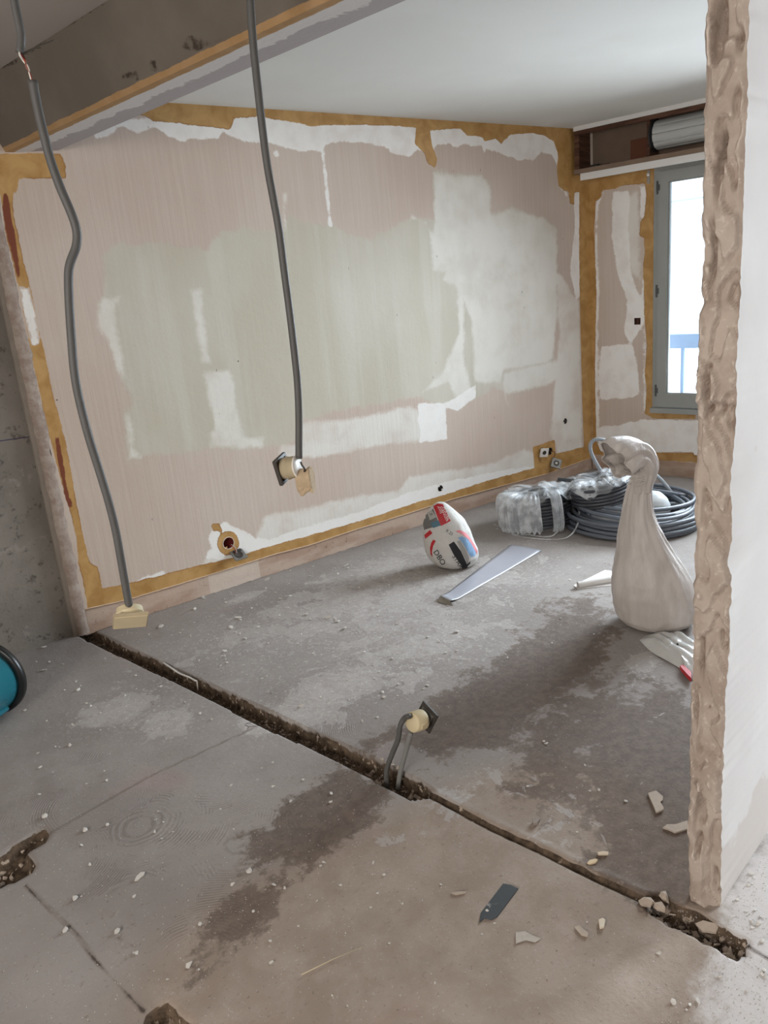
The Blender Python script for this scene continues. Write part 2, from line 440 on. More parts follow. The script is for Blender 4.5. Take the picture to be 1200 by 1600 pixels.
def wall_jag2(P, Q):
    Q = wall_jag(P, P)
    for (cu, cz, r) in WCIRC:
        d = Q-np.array([cu, cz]); L = np.hypot(d[:, 0], d[:, 1])
        near = (L > r*.60) & (L < r+.0085)
        Q[near] = np.array([cu, cz])+d[near]/L[near, None]*r
    return Q
WCIRC = [(H_RED[0], H_RED[1], .033), (H_MID[0], H_MID[1], .022), (H_RGT[0], H_RGT[1], .022), (H_SQ[0], H_SQ[1], .028)]
def wcut(u, z):
    zb = np.interp(u, LX, LZ); f = max(0, 1-z/.35); zz = z+f*zb*(1-z/.35)
    return any(math.hypot(u-c[0], zz-c[1]) < c[2]*.80 for c in WCIRC)
wall_back = grid_wall('wall_left', us, zs, lambda a, b: (a, WY, b), post_hole_layers, M_WALL, cut=wcut, jag=wall_jag2)

# masonry behind the plasterboard, brick red where the sockets were
M_DARKRED = plain('red_brick_dust', (.12, .02, .018), .8, .1, .3, 60)
M_CONC = NT('rough_concrete', .92, .1)
k = M_CONC
c1 = k.noise(2.2, 6, rough=.6); c2 = k.noise(26, 6, rough=.7)
cc = k.mix(k.step(c1, .35, .68), (.17, .155, .135), (.235, .215, .19))
cc = k.mix(k.math('MULTIPLY', k.step(c2, .56, .66), .7), cc, (.075, .066, .056))
cc = k.mix(k.math('MULTIPLY', k.step(k.noise(11, 5, rough=.6), .62, .70), .5), cc, (.30, .28, .255))
cc = k.mix(k.math('LESS_THAN', k.math('ABSOLUTE', k.math('SUBTRACT', k.attr('mark'), 0.0)), .0022), cc, (.05, .045, .09))
k.color(cc); k.bump(k.noise(26, 6, rough=.75), .5, .01); k.bump(k.voro(48), .12, .006)
M_CONC = k.m
cw = mesh_obj('wall_rear_left', [(-2.6, WY+.04, -.1), (XL+.2, WY+.04, -.1), (XL+.2, WY+.04, ZC), (-2.6, WY+.04, ZC)], [(0, 1, 2, 3)], M_CONC, kind='structure')
# subdivide for the chalk line attribute
bm = bmesh.new(); bm.from_mesh(cw.data); bmesh.ops.subdivide_edges(bm, edges=bm.edges[:], cuts=60, use_grid_fill=True); bm.to_mesh(cw.data); bm.free()
_l0 = on_plane(0, 689, (0, 1, 0), (0, WY+.04, 0)); _l1 = on_plane(64, 680, (0, 1, 0), (0, WY+.04, 0))
_sl = (_l1[2]-_l0[2])/(_l1[0]-_l0[0])
co = np.zeros(len(cw.data.vertices)*3); cw.data.vertices.foreach_get('co', co); co = co.reshape(-1, 3)
set_attr(cw.data, 'mark', co[:, 2]-(_l0[2]+_sl*(co[:, 0]-_l0[0])))

bm = bmesh.new(); abox(bm, XL+.01, XR+.4, WY+.06, WY+.2, -.1, ZC+.1)
bm_obj('wall_left_masonry', bm, plain('masonry_behind_board', (.16, .10, .08), .9, .1, .3, 20), kind='structure')

# broken end of the plasterboard and its batten
k = NT('broken_board_edge', .9, .1)
nn = k.noise(18, 6, rough=.7)
k.color(k.mix(k.step(nn, .4, .62), (.29, .225, .19), (.38, .32, .275))); k.bump(nn, .7, .012)
M_EDGE = k.m
zz = lin(0.0, 2.26, .012); prof = [(.905, WY+.04), (.905, WY+.012), (.908, WY-.001), (.925, WY-.004), (.941, WY-.005), (.958, WY-.001), (.962, WY+.012)]
vs = []; fs = []
for i, z in enumerate(zz):
    for j, (x, y) in enumerate(prof):
        nx = mnoise.noise(Vector((x*40, y*40, z*14)))*.006+mnoise.noise(Vector((x*90+5, y*90, z*60)))*.004
        if j in (0,): nx = 0
        dx = .010*mnoise.noise(Vector((0, z*6, 1)))+.007*mnoise.noise(Vector((0, z*26, 4))) if j > 3 else .003*mnoise.noise(Vector((9, z*9, 4)))
        vs.append((x+dx+nx*.6, y-abs(nx)*.8 if 1 < j < 6 else y, z))
n = len(prof)
for i in range(len(zz)-1):
    for j in range(n-1): fs.append((i*n+j, (i+1)*n+j, (i+1)*n+j+1, i*n+j+1))
mesh_obj('trim_1', vs, fs, M_EDGE, kind='structure')
bm = bmesh.new(); abox(bm, .886, .908, WY+.012, WY+.04, 0, 2.26)
bm_obj('trim_2', bm, plain('grey_wood_batten', (.27, .235, .20), .85, .1, .25, 12, .3), kind='structure')

# bare band where the skirting used to be
k = NT('bare_skirting_band', .9, .1)
n1 = k.noise(3.5, 5, k.vec((1, 1, 3))); n2 = k.noise(30, 6, rough=.7)
cc = k.mix(k.step(n1, .38, .62), (.40, .285, .22), (.49, .385, .315))
cc = k.mix(k.math('MULTIPLY', k.step(n2, .62, .70), .8), cc, (.10, .06, .05))
pale = k.math('LESS_THAN', k.math('ABSOLUTE', k.math('SUBTRACT', k.node('ShaderNodeSeparateXYZ', Vector=k.pos).outputs[0], 1.80)), .16)
cc = k.mix(k.math('MULTIPLY', pale, .7), cc, (.60, .52, .45))
k.color(cc); k.bump(n2, .45, .008); k.bump(n1, .3, .02)
M_BAND = k.m
xs = lin(XL-.01, XR+.02, .03); vs = []; fs = []
for i, x in enumerate(xs):
    zt = np.interp(x, LX, LZ)+.004
    for j in range(7):
        z = -.01+(zt+.01)*j/6
        y = WY+.009+.004*mnoise.noise(Vector((x*6, 0, z*20)))-(.004 if j == 0 else 0)
        vs.append((x, y, z))
for i in range(len(xs)-1):
    for j in range(6): fs.append((i*7+j, (i+1)*7+j, (i+1)*7+j+1, i*7+j+1))
mesh_obj('baseboard_left', vs, fs, M_BAND, kind='structure')
# raised lip of filler along the board's lower edge
path = [(x, WY-.0005, np.interp(x, LX, LZ)+.0015*mnoise.noise(Vector((x*25, 0, 0)))) for x in lin(XL+.005, XR-.02, .03)]
vs, fs = tube_geo(path, .0032, 6)
mesh_obj('trim_3', vs, fs, plain('cream_filler_lip', (.62, .47, .34), .85, .1, .25, 30), kind='structure')

# ================================================================== window wall
S1 = 6.6
def Fz(x, y): return fac_sz(x, y)
def FP(*pts): return [Fz(*p) for p in pts]
fA = [FP((880,270),(1100,230),(1100,320),(1035,320),(1022,262)) + [],
      FP((905,270),(1023,262),(1020,640),(1087,642),(1087,655),(1020,654),(1007,647),(1010,615),(1007,580),(1011,540),(1007,502),(1006,440),(1004,430),(1007,392),(1006,372),(999,369),(1000,345),(1006,340),(1010,305),(1007,287),(970,290),(960,296),(940,297),(940,308),(931,315),(929,355),(932,455),(931,530),(930,590),(932,690),(940,706),(1015,707),(1085,707),(1085,722),(1035,720),(932,713),(915,713))]
# the glue runs on around the hidden side of the window and along the floor
fA += [[(WIN1[1]-.02, .40), (WIN1[1]+.06, .40), (WIN1[1]+.06, 2.2), (WIN1[1]-.02, 2.2)], [(.9, .40), (WIN1[1]+.05, .40), (WIN1[1]+.05, .50), (.9, .50)], [(.8, .115), (3.0, .115), (3.0, .175), (.8, .175)]]
fW = [FP((931,315),(940,308),(943,300),(934,330),(933,360),(936,455),(935,540),(937,690),(931,690),(928,590),(927,400)),
      FP((957,300),(985,296),(983,350),(985,420),(996,455),(1007,470),(1007,505),(985,540),(975,520),(980,470),(965,430),(955,370)),
      FP((940,541),(988,536),(996,570),(1000,615),(985,622),(937,625),(934,580)),
      FP((932,668),(960,664),(1005,655),(1020,655),(1100,657),(1100,707),(1015,707),(935,706)),
      FP((1000,290),(1009,290),(1010,330),(1004,345),(1000,340)), FP((1003,440),(1007,430),(1010,640),(1004,645),(1005,520)),
      [(.8, .17), (3.0, .17), (3.0, .40), (.8, .40)]]
fP_ = [FP((960,300),(1000,300),(1003,440),(985,430)), FP((985,296),(1000,296),(1000,340),(990,420))]
def fac_layers(P):
    return {'amber': union(P, fA), 'sage': np.full(len(P), -1.0), 'pale': union(P, fP_), 'white': union(P, fW), 'rust': np.full(len(P), -1.0)}
sq = Fz(996, 502)
us = brk([0, sq[0]-.022, sq[0]+.022, WIN1[0], WIN1[1], WIN2[0], WIN2[1], S1], .0185)
zs = brk([0, WIN2[2], WIN1[2], sq[1]-.022, sq[1]+.022, WIN1[3], WIN2[3], ZC], .0185)
wall_window = grid_wall('wall_right', us, zs, lambda a, b: fac(a, b), fac_layers, M_WALL,
    holes=[('r', *WIN1), ('r', *WIN2), ('r', sq[0]-.022, sq[0]+.022, sq[1]-.022, sq[1]+.022)])
M_PLASTER = plain('white_plaster', (.74, .72, .69), .85, .15, .04, 5, .12)
bm = bmesh.new()      # body of the wall with its reveals
fbox(bm, -.3, WIN1[0], -.1, ZC+.1, .03, .13); fbox(bm, WIN1[1], WIN2[0], -.1, ZC+.1, .03, .13); fbox(bm, WIN2[1], S1, -.1, ZC+.1, .03, .13)
fbox(bm, WIN1[0], WIN1[1], -.1, WIN1[2], .03, .13); fbox(bm, WIN1[0], WIN1[1], WIN1[3], ZC+.1, .03, .13)
fbox(bm, WIN2[0], WIN2[1], -.1, WIN2[2], .03, .13); fbox(bm, WIN2[0], WIN2[1], WIN2[3], ZC+.1, .03, .13)
bm_obj('wall_right_masonry', bm, plain('outer_wall_masonry', (.35, .31, .28), .9, .1, .2, 15), kind='structure')
bm = bmesh.new()
for a, b, c, d in (WIN1, WIN2):
    for s0, s1, z0, z1 in ((a-.001, a+.001, c, d), (b-.001, b+.001, c, d), (a, b, c-.001, c+.001), (a, b, d-.001, d+.001)):
        fbox(bm, s0, s1, z0, z1, 0, .13)
bm_obj('trim_4', bm, M_PLASTER, kind='structure')
# skirting band of the window wall
bm = bmesh.new(); fbox(bm, 0, 3.05, 0, .115, -.004, .01)
bm_obj('baseboard_right', bm, M_BAND, kind='structure')

# ================================================================== windows
M_FRAME = plain('grey_window_paint', (.29, .30, .285), .45, .4, .08, 8)
M_HINGE = plain('dark_hinge_metal', (.06, .06, .06), .45, .5, .2, 30)
k = NT('window_glass'); k.t.nodes.remove(k.b)
tr = k.t.nodes.new('ShaderNodeBsdfTransparent'); gl = k.t.nodes.new('ShaderNodeBsdfGlossy'); mx = k.t.nodes.new('ShaderNodeMixShader')
fr = k.t.nodes.new('ShaderNodeFresnel'); fr.inputs['IOR'].default_value = 1.45
tr.inputs['Color'].default_value = (.93, .96, .97, 1); gl.inputs['Roughness'].default_value = .02
k.t.links.new(fr.outputs[0], mx.inputs[0]); k.t.links.new(tr.outputs[0], mx.inputs[1]); k.t.links.new(gl.outputs[0], mx.inputs[2]); k.t.links.new(mx.outputs[0], k.out.inputs['Surface'])
M_GLASS = k.m
def window(name, w, sashes, d=-.005, sill=True):
    s0, s1, z0, z1 = w
    root = bpy.data.objects.new(name, None); COL.objects.link(root); root.location = V(fac((s0+s1)/2, z0, d)); root['kind'] = 'structure'
    bm = bmesh.new(); t = .035
    fbox(bm, s0, s0+t, z0, z1, d, d+.07); fbox(bm, s1-t, s1, z0, z1, d, d+.07)
    fbox(bm, s0+t, s1-t, z0, z0+t, d, d+.07); fbox(bm, s0+t, s1-t, z1-t, z1, d, d+.07)
    bm_obj('window_frame', bm, M_FRAME, root, bevel=.004)
    if sill:
        bm = bmesh.new(); fbox(bm, s0-.004, s1+.004, z0-.004, z0+.032, d-.035, d+.01)
        bm_obj('window_sill', bm, M_FRAME, root, bevel=.006)
    ws = (s1-s0-2*t)/sashes
    for i in range(sashes):
        a = s0+t+i*ws+.003; b = a+ws-.006; c = z0+t+.006; e = z1-t-.003; m = .072; mb = .098
        bm = bmesh.new(); d0 = d-.018; d1 = d+.04
        fbox(bm, a, a+m, c, e, d0, d1); fbox(bm, b-m, b, c, e, d0, d1); fbox(bm, a+m, b-m, c, c+mb, d0, d1); fbox(bm, a+m, b-m, e-m, e, d0, d1)
        sh = bm_obj('window_sash', bm, M_FRAME, root, bevel=.005)
        bm = bmesh.new(); q = .006; r0 = d0-.004
        fbox(bm, a+m-.010, a+m+q, c+mb-.01, e-m+.01, d0+.012, d0+.024); fbox(bm, b-m-q, b-m+.010, c+mb-.01, e-m+.01, d0+.012, d0+.024)
        fbox(bm, a+m, b-m, c+mb-.01, c+mb+q, d0+.012, d0+.024); fbox(bm, a+m, b-m, e-m-q, e-m+.01, d0+.012, d0+.024)
        bm_obj('glazing_bead', bm, M_FRAME, sh)
        bm = bmesh.new(); fbox(bm, a+m-.004, b-m+.004, c+mb-.004, e-m+.004, d0+.026, d0+.030)
        bm_obj('window_glass', bm, M_GLASS, root)
        hs = a if i == 0 else b
        for hz in (c+.12, (c+e)/2+.02, e-.10):
            bm = bmesh.new(); M = Matrix.Translation(V(fac(hs-.004 if i == 0 else hs+.004, hz, d0-.002)))
            bmesh.ops.create_cone(bm, cap_ends=True, segments=12, radius1=.007, radius2=.007, depth=.085, matrix=M)
            fbox(bm, hs-.012, hs+.012, hz-.02, hz+.02, d0-.003, d0)
            bm_obj('hinge', bm, M_HINGE, root)
    return root
window('window_1', WIN1, 2)
window('window_2', WIN2, 2, sill=False)

# ================================================================== roller shutter box over the window
BD = -.205                                     # front of the box, into the room
M_BROWN = NT('old_brown_wood', .75, .25); k = M_BROWN
wn_ = k.noise(3, 6, k.vec((1.2, 1.2, 14), rot=(0, 0, 0)), rough=.6)
k.color(k.mix(k.step(wn_, .35, .65), (.060, .027, .016), (.135, .068, .042))); k.bump(wn_, .25, .004); M_BROWN = k.m
M_BROWN2 = plain('pale_brown_board', (.19, .135, .10), .8, .2, .3, 5, .2)
M_TRIM = plain('white_trim_paint', (.68, .67, .65), .55, .35, .04, 10)
SE = 3.0
bm = bmesh.new()
fbox(bm, 0, SE, 2.445, 2.490, BD, BD+.018)             # top rail
fbox(bm, 0.002, .035, 2.19, 2.445, BD, BD+.018)          # stile against the long wall
bm_obj('trim_5', bm, M_BROWN, kind='structure')
bm = bmesh.new(); fbox(bm, 0, SE, 2.472, 2.4995, BD-.010, BD-.0005)
bm_obj('trim_6', bm, M_TRIM, kind='structure')
bm = bmesh.new(); fbox(bm, 0, SE, 2.193, 2.222, BD-.012, 0)         # bottom board
bm_obj('trim_7', bm, M_BROWN2, kind='structure')
bm = bmesh.new(); fbox(bm, 0.045, SE, 2.147, 2.192, BD-.004, BD+.014)
fbox(bm, 0.045, SE, 2.178, 2.192, BD+.014, -.004)
bm_obj('trim_8', bm, M_TRIM, kind='structure')
bm = bmesh.new(); fbox(bm, 0, SE, 2.222, 2.4995, .012, .025)        # back of the box
bm_obj('trim_9', bm, M_BROWN2, kind='structure')
bm = bmesh.new(); fbox(bm, .33, .52, 2.23, 2.37, -.02, .011); bm_obj('trim_10', bm, plain('rust_brown_panel', (.15, .06, .035), .8, .2, .2, 6), kind='structure')
# cut-away of the wall face behind the box is covered by this lining
bm = bmesh.new(); fbox(bm, .035, SE, 2.222, 2.4995, -.004, -.001); bm_obj('trim_11', bm, M_BROWN2, kind='structure')

bm = bmesh.new(); fbox(bm, .002, .014, 2.222, 2.4995, BD+.018, -.001); bm_obj('trim_12', bm, M_BROWN, kind='structure')
# the shutter itself, rolled up
RS = fac_sz(1020, 200, BD+.10)
rs0 = RS[0]+.0; rcz = 2.355; rr = .088
root = empty('roller_shutter', fac(rs0, rcz, -.105), 'grey slatted roller shutter rolled up in the open box above the window', 'roller shutter')
M_SLAT = plain('pale_grey_shutter_slats', (.42, .43, .42), .5, .35, .05, 8)
vs = []; fs = []; seg = 120; L = np.array([rs0+.035, 2.9])
axis = -vd; e1 = nd; e2 = np.array([0, 0, 1.0])
for si, s in enumerate((rs0+.035, 2.9)):
    for q in range(seg):
        a = 2*math.pi*q/seg; ph = (q/seg*10) % 1
        r_ = rr*(1-.06*(1 if ph < .07 else 0)) + .003*math.sin(ph*math.pi)
        vs.append(fac(s, rcz, -.105)+e1*(r_*math.cos(a))+e2*(r_*math.sin(a)))
for q in range(seg): fs.append((q, (q+1) % seg, seg+(q+1) % seg, seg+q))
fs.append(tuple(range(seg))); fs.append(tuple(range(seg, 2*seg))[::-1])
mesh_obj('slat_roll', vs, fs, M_SLAT, root, smooth=False)
M_BLK = plain('black_metal_plate', (.025, .025, .026), .5, .4, .2, 30)
vs, fs = lathe_geo([(0, 0), (rr+.012, 0), (rr+.014, .004), (rr+.006, .008), (.02, .009), (.018, .02), (0, .02)], Matrix.Translation(V(fac(rs0+.012, rcz, -.105))) @ V(axis).to_track_quat('Z', 'Y').to_matrix().to_4x4(), 36)
mesh_obj('end_plate', vs, fs, M_BLK, root)
bm = bmesh.new(); fbox(bm, rs0-.012, rs0+.010, 2.222, 2.4995, -.17, -.04); bm_obj('mounting_bracket', bm, M_BROWN, root)
# small dark gearbox left on the board
g0 = fac_sz(930, 252, -.12)
gb = empty('shutter_gear', fac(g0[0], 2.222, -.12), 'small black shutter gear lying on the bottom board of the box', 'gear')
bm = bmesh.new(); fbox(bm, g0[0]-.03, g0[0]+.03, 2.222, 2.245, -.14, -.10); bm_obj('gear_housing', bm, M_BLK, gb, bevel=.004)
bm = bmesh.new(); fbox(bm, g0[0]+.03, g0[0]+.11, 2.226, 2.236, -.125, -.115); bm_obj('drive_shaft', bm, M_BLK, gb, bevel=.002)
# strap guide at the top corner of the window
h0 = fac_sz(1013, 276, -.01)
sg = empty('strap_guide', fac(h0[0], h0[1], -.008), 'small metal strap guide beside the top corner of the window', 'bracket')
bm = bmesh.new(); fbox(bm, h0[0]-.009, h0[0]+.009, h0[1]-.045, h0[1]+.04, -.010, 0); bm_obj('guide_plate', bm, plain('worn_steel', (.30, .28, .25), .45, .5, .2, 30), sg, bevel=.003)
vs, fs = lathe_geo([(0, 0), (.009, 0), (.009, .012), (.004, .014), (0, .014)], Matrix.Translation(V(fac(h0[0], h0[1]+.012, -.010))) @ V(-nd).to_track_quat('Z', 'Y').to_matrix().to_4x4(), 14)
mesh_obj('guide_roller', vs, fs, M_TRIM, sg)

# ================================================================== ceiling and beam
k = NT('matt_ceiling_paint', .9, .1)
k.color(k.mix(k.step(k.noise(1.2, 3), .4, .6), (.66, .66, .63), (.69, .69, .665))); k.bump(k.noise(60, 3), .05, .003)
M_CEIL = k.m
M_CEIL2 = plain('darkened_near_ceiling', (.42, .385, .355), .9, .1, .06, 1.5, .1)  # near side came out too bright; dimmed here by a darker colour
_c = lambda y: 1.2+(WY-y)*math.tan(R(8.2))
mesh_obj('ceiling', [(_c(-3.2), -3.2, ZC), (6.6, -3.2, ZC), (6.6, WY+.2, ZC), (_c(WY+.2), WY+.2, ZC)], [(0, 3, 2, 1)], M_CEIL, kind='structure')
mesh_obj('ceiling', [(-3, -3.2, ZC), (_c(-3.2), -3.2, ZC), (_c(WY+.2), WY+.2, ZC), (-3, WY+.2, ZC)], [(0, 3, 2, 1)], M_CEIL2, kind='structure')
mesh_obj('roof_slab', [(-4, -4, ZC+.12), (7, -4, ZC+.12), (7, 5, ZC+.12), (-4, 5, ZC+.12)], [(0, 3, 2, 1)], M_CONC, kind='structure')
k = NT('beam_paint_and_render', .88, .12)
fr_, ed, rid, wh = (k.attr(a) for a in ('front', 'edge', 'damage', 'filler'))
wobb = k.math('SUBTRACT', k.noise(10, 6, rough=.65), .5)
grey = k.mix(k.step(k.noise(2.5, 5), .35, .65), (.135, .115, .095), (.165, .142, .120))
under = k.mix(k.noise(3, 3), (.34, .31, .305), (.39, .355, .35))
col = k.mix(k.step(fr_, -.001, .001), under, grey)
col = k.mix(k.step(k.math('ADD', wh, k.math('MULTIPLY', k.math('SUBTRACT', k.noise(6, 7, rough=.7, dist=.5), .5), .16)), -.002, .004), col, (.56, .53, .51))
col = k.mix(k.step(k.math('ADD', ed, k.math('MULTIPLY', wobb, .022)), -.001, .003), col, k.mix(k.noise(14, 4), (.30, .17, .065), (.42, .28, .16)))
col = k.mix(k.step(k.math('ADD', rid, k.math('MULTIPLY', wobb, .05)), 0, .006), col, k.mix(k.step(k.noise(30, 4), .4, .6), (.055, .043, .033), (.14, .12, .10)))
k.color(col); k.bump(k.noise(30, 6, rough=.7), .3, .008); k.bump(k.step(k.math('ADD', rid, k.math('MULTIPLY', wobb, .05)), 0, .01), -.8, .012)
M_BEAM = k.m
prof = [(.925, 2.5, 98.9), (1.028, 2.262, 98.0), (1.062, 2.2615, 97.8), (1.253, 2.274, 97.5), (1.805, 2.5, 97.0)]
def beam_pt(i, y):
    x, z, az = prof[i]; return np.array([x+(WY-y)*math.tan(R(az-90)), y, z])
ys = lin(WY+.02, -2.6, .03); subs = [10, 3, 6, 8]
vs = []; atf = []; ate = []; atr = []; atw = []; rows = 0
def BP(*pts):                                  # damage outlines seen on the front face: (y, height fraction)
    out = []
    n_ = np.cross(beam_pt(0, 0)-beam_pt(0, 3), beam_pt(1, 3)-beam_pt(0, 3)); n_ /= np.linalg.norm(n_)
    for q in pts:
        p = on_plane(q[0], q[1], n_, beam_pt(0, 3)); out.append((p[1], p[2]))
    return out
dm = [BP((184,128),(190,118),(205,112),(225,105),(240,97),(255,88),(268,92),(262,104),(240,114),(215,124),(196,135)),
      BP((285,70),(300,57),(320,62),(358,55),(350,68),(320,75),(300,84),(290,80))]
dmt = [BP((80,40),(105,25),(140,0),(172,-10),(165,5),(130,30),(108,46)), BP((40,72),(60,60),(86,60),(64,75),(50,84),(36,86)), BP((-30,100),(20,88),(34,86),(30,96),(-20,125))]
for y in ys:
    for i in range(4):
        a = beam_pt(i, y); b = beam_pt(i+1, y)
        for t in range(subs[i]+(1 if i == 3 else 0)):
            f = t/subs[i]; p = a+(b-a)*f
            vs.append(p); atf.append(.01 if i == 0 else -.01)
            dist = (np.linalg.norm(b-p) if i == 0 else (0 if i == 1 else -.4))
            e_ = (.016-dist) if i == 0 else (.034-np.linalg.norm(p-beam_pt(1, y)) if i >= 1 else 0)
            ate.append(e_)
            atw.append((.085-np.linalg.norm(p-beam_pt(2, y))) if i >= 2 else -.2)
            atr.append((y, p[2], i))
n = sum(subs)+1; fs = []
for i in range(len(ys)-1):
    for j in range(n-1): fs.append((i*n+j, i*n+j+1, (i+1)*n+j+1, (i+1)*n+j))
rp_ = np.array([(a, b) for a, b, c in atr]); dsd = union(rp_, dm+dmt); dsd[[c != 0 for a, b, c in atr]] = -1
beam = mesh_obj('ceiling_beam', vs, fs, M_BEAM, smooth=False, kind='structure')
for nm, arr in (('front', atf), ('edge', ate), ('damage', dsd), ('filler', atw)): set_attr(beam.data, nm, arr)

# ================================================================== partition stub left by the demolition
SB0 = on_z(1075, 1400)[:2]; SB1 = on_z(1122, 1422)[:2]
e_dir = (SB1-SB0)/np.linalg.norm(SB1-SB0); e_n = np.array([e_dir[1], -e_dir[0], 0]); e_n = e_n if e_n[0] > 0 else -e_n
def on_end(x, y): return on_plane(x, y, e_n, (SB0[0], SB0[1], 0))
def end_wz(x, y):
    p = on_end(x, y); return ((p[:2]-SB0)@e_dir, p[2])
# outline of the broken end, traced at both edges (height, offset along the end)
Lpx = [(1075,1402),(1074,1300),(1076,1200),(1078,1100),(1080,1000),(1083,900),(1084,820),(1082,745),(1085,720),(1088,690),(1088,600),(1090,530),(1089,505),(1094,480),(1096,400),(1092,340),(1097,320),(1098,270),(1099,200),(1098,150),(1101,120),(1100,60),(1102,0),(1102,-60)]
Rpx = [(1122,1424),(1124,1300),(1128,1180),(1131,1100),(1137,1000),(1141,900),(1135,885),(1140,820),(1138,760),(1143,700),(1147,625),(1149,560),(1150,480),(1153,440),(1157,380),(1160,280),(1161,220),(1166,180),(1164,100),(1167,40),(1168,0),(1169,-60)]
Lw = np.array([end_wz(*p)[::-1] for p in Lpx]); Rw = np.array([end_wz(*p)[::-1] for p in Rpx])
Lw = Lw[np.argsort(Lw[:, 0])]; Rw = Rw[np.argsort(Rw[:, 0])]
pits = [(1123,255,.006,.055,.030),(1113,390,.006,.05,.03),(1121,40,.009,.05,.024),(1118,15,.012,.03,.02),(1107,610,.005,.05,.02),(1118,640,.018,.012,.02),(1090,1250,.006,.05,.022),(1097,1260,.006,.03,.024),(1093,1030,.004,.05,.016),(1087,1110,.006,.05,.014),(1093,1320,.006,.03,.02),(1100,800,.008,.03,.012),(1155,60,.006,.02,.015)]
pits = [(*end_wz(a, b), c, d, e) for a, b, c, d, e in pits]
zz = lin(-.03, 2.5, .0055); nw = 26
def terr(v, n, sharp=.25):
    v = v*n; f = math.floor(v); r = v-f
    r = min(1, max(0, (r-.5)/sharp+.5)); return (f+r)/n
vs = []; tone = []
for z in zz:
    wl = np.interp(z, Lw[:, 0], Lw[:, 1])+.004*mnoise.noise(Vector((1, 0, z*45))); wr = np.interp(z, Rw[:, 0], Rw[:, 1])+.003*mnoise.noise(Vector((5, 0, z*50)))
    for j in range(nw):
        f = j/(nw-1); w = wl+(wr-wl)*f
        q = Vector((w*17+z*2, z*6.5, 0)); q2 = Vector((w*60+3, z*30, 2))
        d = .036*terr(mnoise.noise(q)+.45*mnoise.noise(q*2.3+Vector((3, 1, 0))), 2.6, .13)
        d += .0022*mnoise.noise(q2)+.0045*max(0, mnoise.noise(q2*.6+Vector((8, 0, 0))))+.0012*mnoise.noise(q2*3)
        for (pw, pz, sw, sz, dd) in pits:
            g = ((w-pw)/sw)**2+((z-pz)/sz)**2
            if g < 6: d -= dd*math.exp(-g**2*.6)
        rim = min(f, 1-f)
        if rim < .12: d = d*(.3+.7*rim/.12)-.006*(1-rim/.12)*(1+mnoise.noise(Vector((f*4, z*18, 7))))
        p = np.array([*SB0, z])+np.array([*e_dir, 0])*w-e_n*(d-.004)
        vs.append(p)
fs = []
for i in range(len(zz)-1):
    for j in range(nw-1): fs.append((i*nw+j, i*nw+j+1, (i+1)*nw+j+1, (i+1)*nw+j))
k = NT('broken_plaster_core', .92, .1)
n1 = k.noise(9, 5, rough=.6); n2 = k.noise(55, 5, rough=.65)
cc = k.mix(k.step(n1, .36, .64), (.335, .272, .228), (.43, .365, .315))
cc = k.mix(k.math('MULTIPLY', k.step(n2, .56, .68), .6), cc, (.56, .49, .43))
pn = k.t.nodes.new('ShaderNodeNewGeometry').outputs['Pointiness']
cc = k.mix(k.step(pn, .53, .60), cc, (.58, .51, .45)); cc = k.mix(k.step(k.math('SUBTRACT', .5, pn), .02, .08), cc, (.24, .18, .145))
k.color(cc); k.bump(n2, .35, .005); k.bump(k.noise(160, 3), .1, .002)
M_CORE = k.m
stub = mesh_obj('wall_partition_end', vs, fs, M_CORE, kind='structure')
n_ = len(vs)
# painted faces start from the broken outline
T = (np.array([*SB1, 0])-FC); hit = None
def to_facade(p):                        # distance along e_dirn to the window wall
    return ((FC-np.array([p[0], p[1], 0]))@nd)
k = NT('white_painted_plaster', .8, .15)
n1 = k.noise(2.5, 4); n2 = k.noise(22, 5, rough=.6)
cc = k.mix(k.step(n1, .4, .6), (.70, .68, .67), (.73, .715, .705))
zc_ = k.node('ShaderNodeSeparateXYZ', Vector=k.pos).outputs[2]
low = k.step(k.math('ADD', k.math('SUBTRACT', .20, zc_), k.math('MULTIPLY', k.math('SUBTRACT', k.noise(7, 6), .5), .35)), 0, .03)
cc = k.mix(k.math('MULTIPLY', low, .55), cc, (.56, .50, .45))
spots = k.math('MULTIPLY', k.math('LESS_THAN', k.voro(4.5, k.vec((1, 1, 1.3))), .05), k.step(k.noise(3, 2), .5, .56))
cc = k.mix(k.math('MULTIPLY', spots, .5), cc, (.62, .58, .55))
k.color(cc); k.bump(n2, .10, .006); k.bump(low, -.6, .006)
M_WHITEF = k.m
right_dir = np.array([SB1[1]*0+math.cos(R(8.6)), math.sin(R(8.6)), 0])
def side(name, col_idx, dirv, mat, flip):
    E = [vs[i*nw+col_idx] for i in range(len(zz))]; v = []; f = []
    L = to_facade(E[0]); steps = [0, .004, .02, .1, .5, 1.5, L+.05]
    for i, p in enumerate(E):
        z = zz[i]
        base = np.array([*SB0, z])+np.array([*e_dir, 0])*np.interp(z, *( (Lw[:, 0], Lw[:, 1]) if flip else (Rw[:, 0], Rw[:, 1])))
        straight = np.array([*(SB0 if flip else SB1), z])+np.array([*e_dir, 0])*(0.004*z/2.5*0)
        lean = np.array([*e_dir, 0])*np.polyval(np.polyfit(*( (Lw[:, 0], Lw[:, 1]) if flip else (Rw[:, 0], Rw[:, 1])), 1), z)+np.array([*SB0, z])
        for t in steps:
            if t == 0: v.append(p); continue
            g = min(1, t/.1); q = lean+dirv*t
            q = q*g+(p+dirv*t)*(1-g); v.append(q)
    m = len(steps)
    for i in range(len(E)-1):
        for j in range(m-1):
            a = (i*m+j, i*m+j+1, (i+1)*m+j+1, (i+1)*m+j); f.append(a if not flip else a[::-1])
    return mesh_obj(name, v, f, mat, kind='structure')
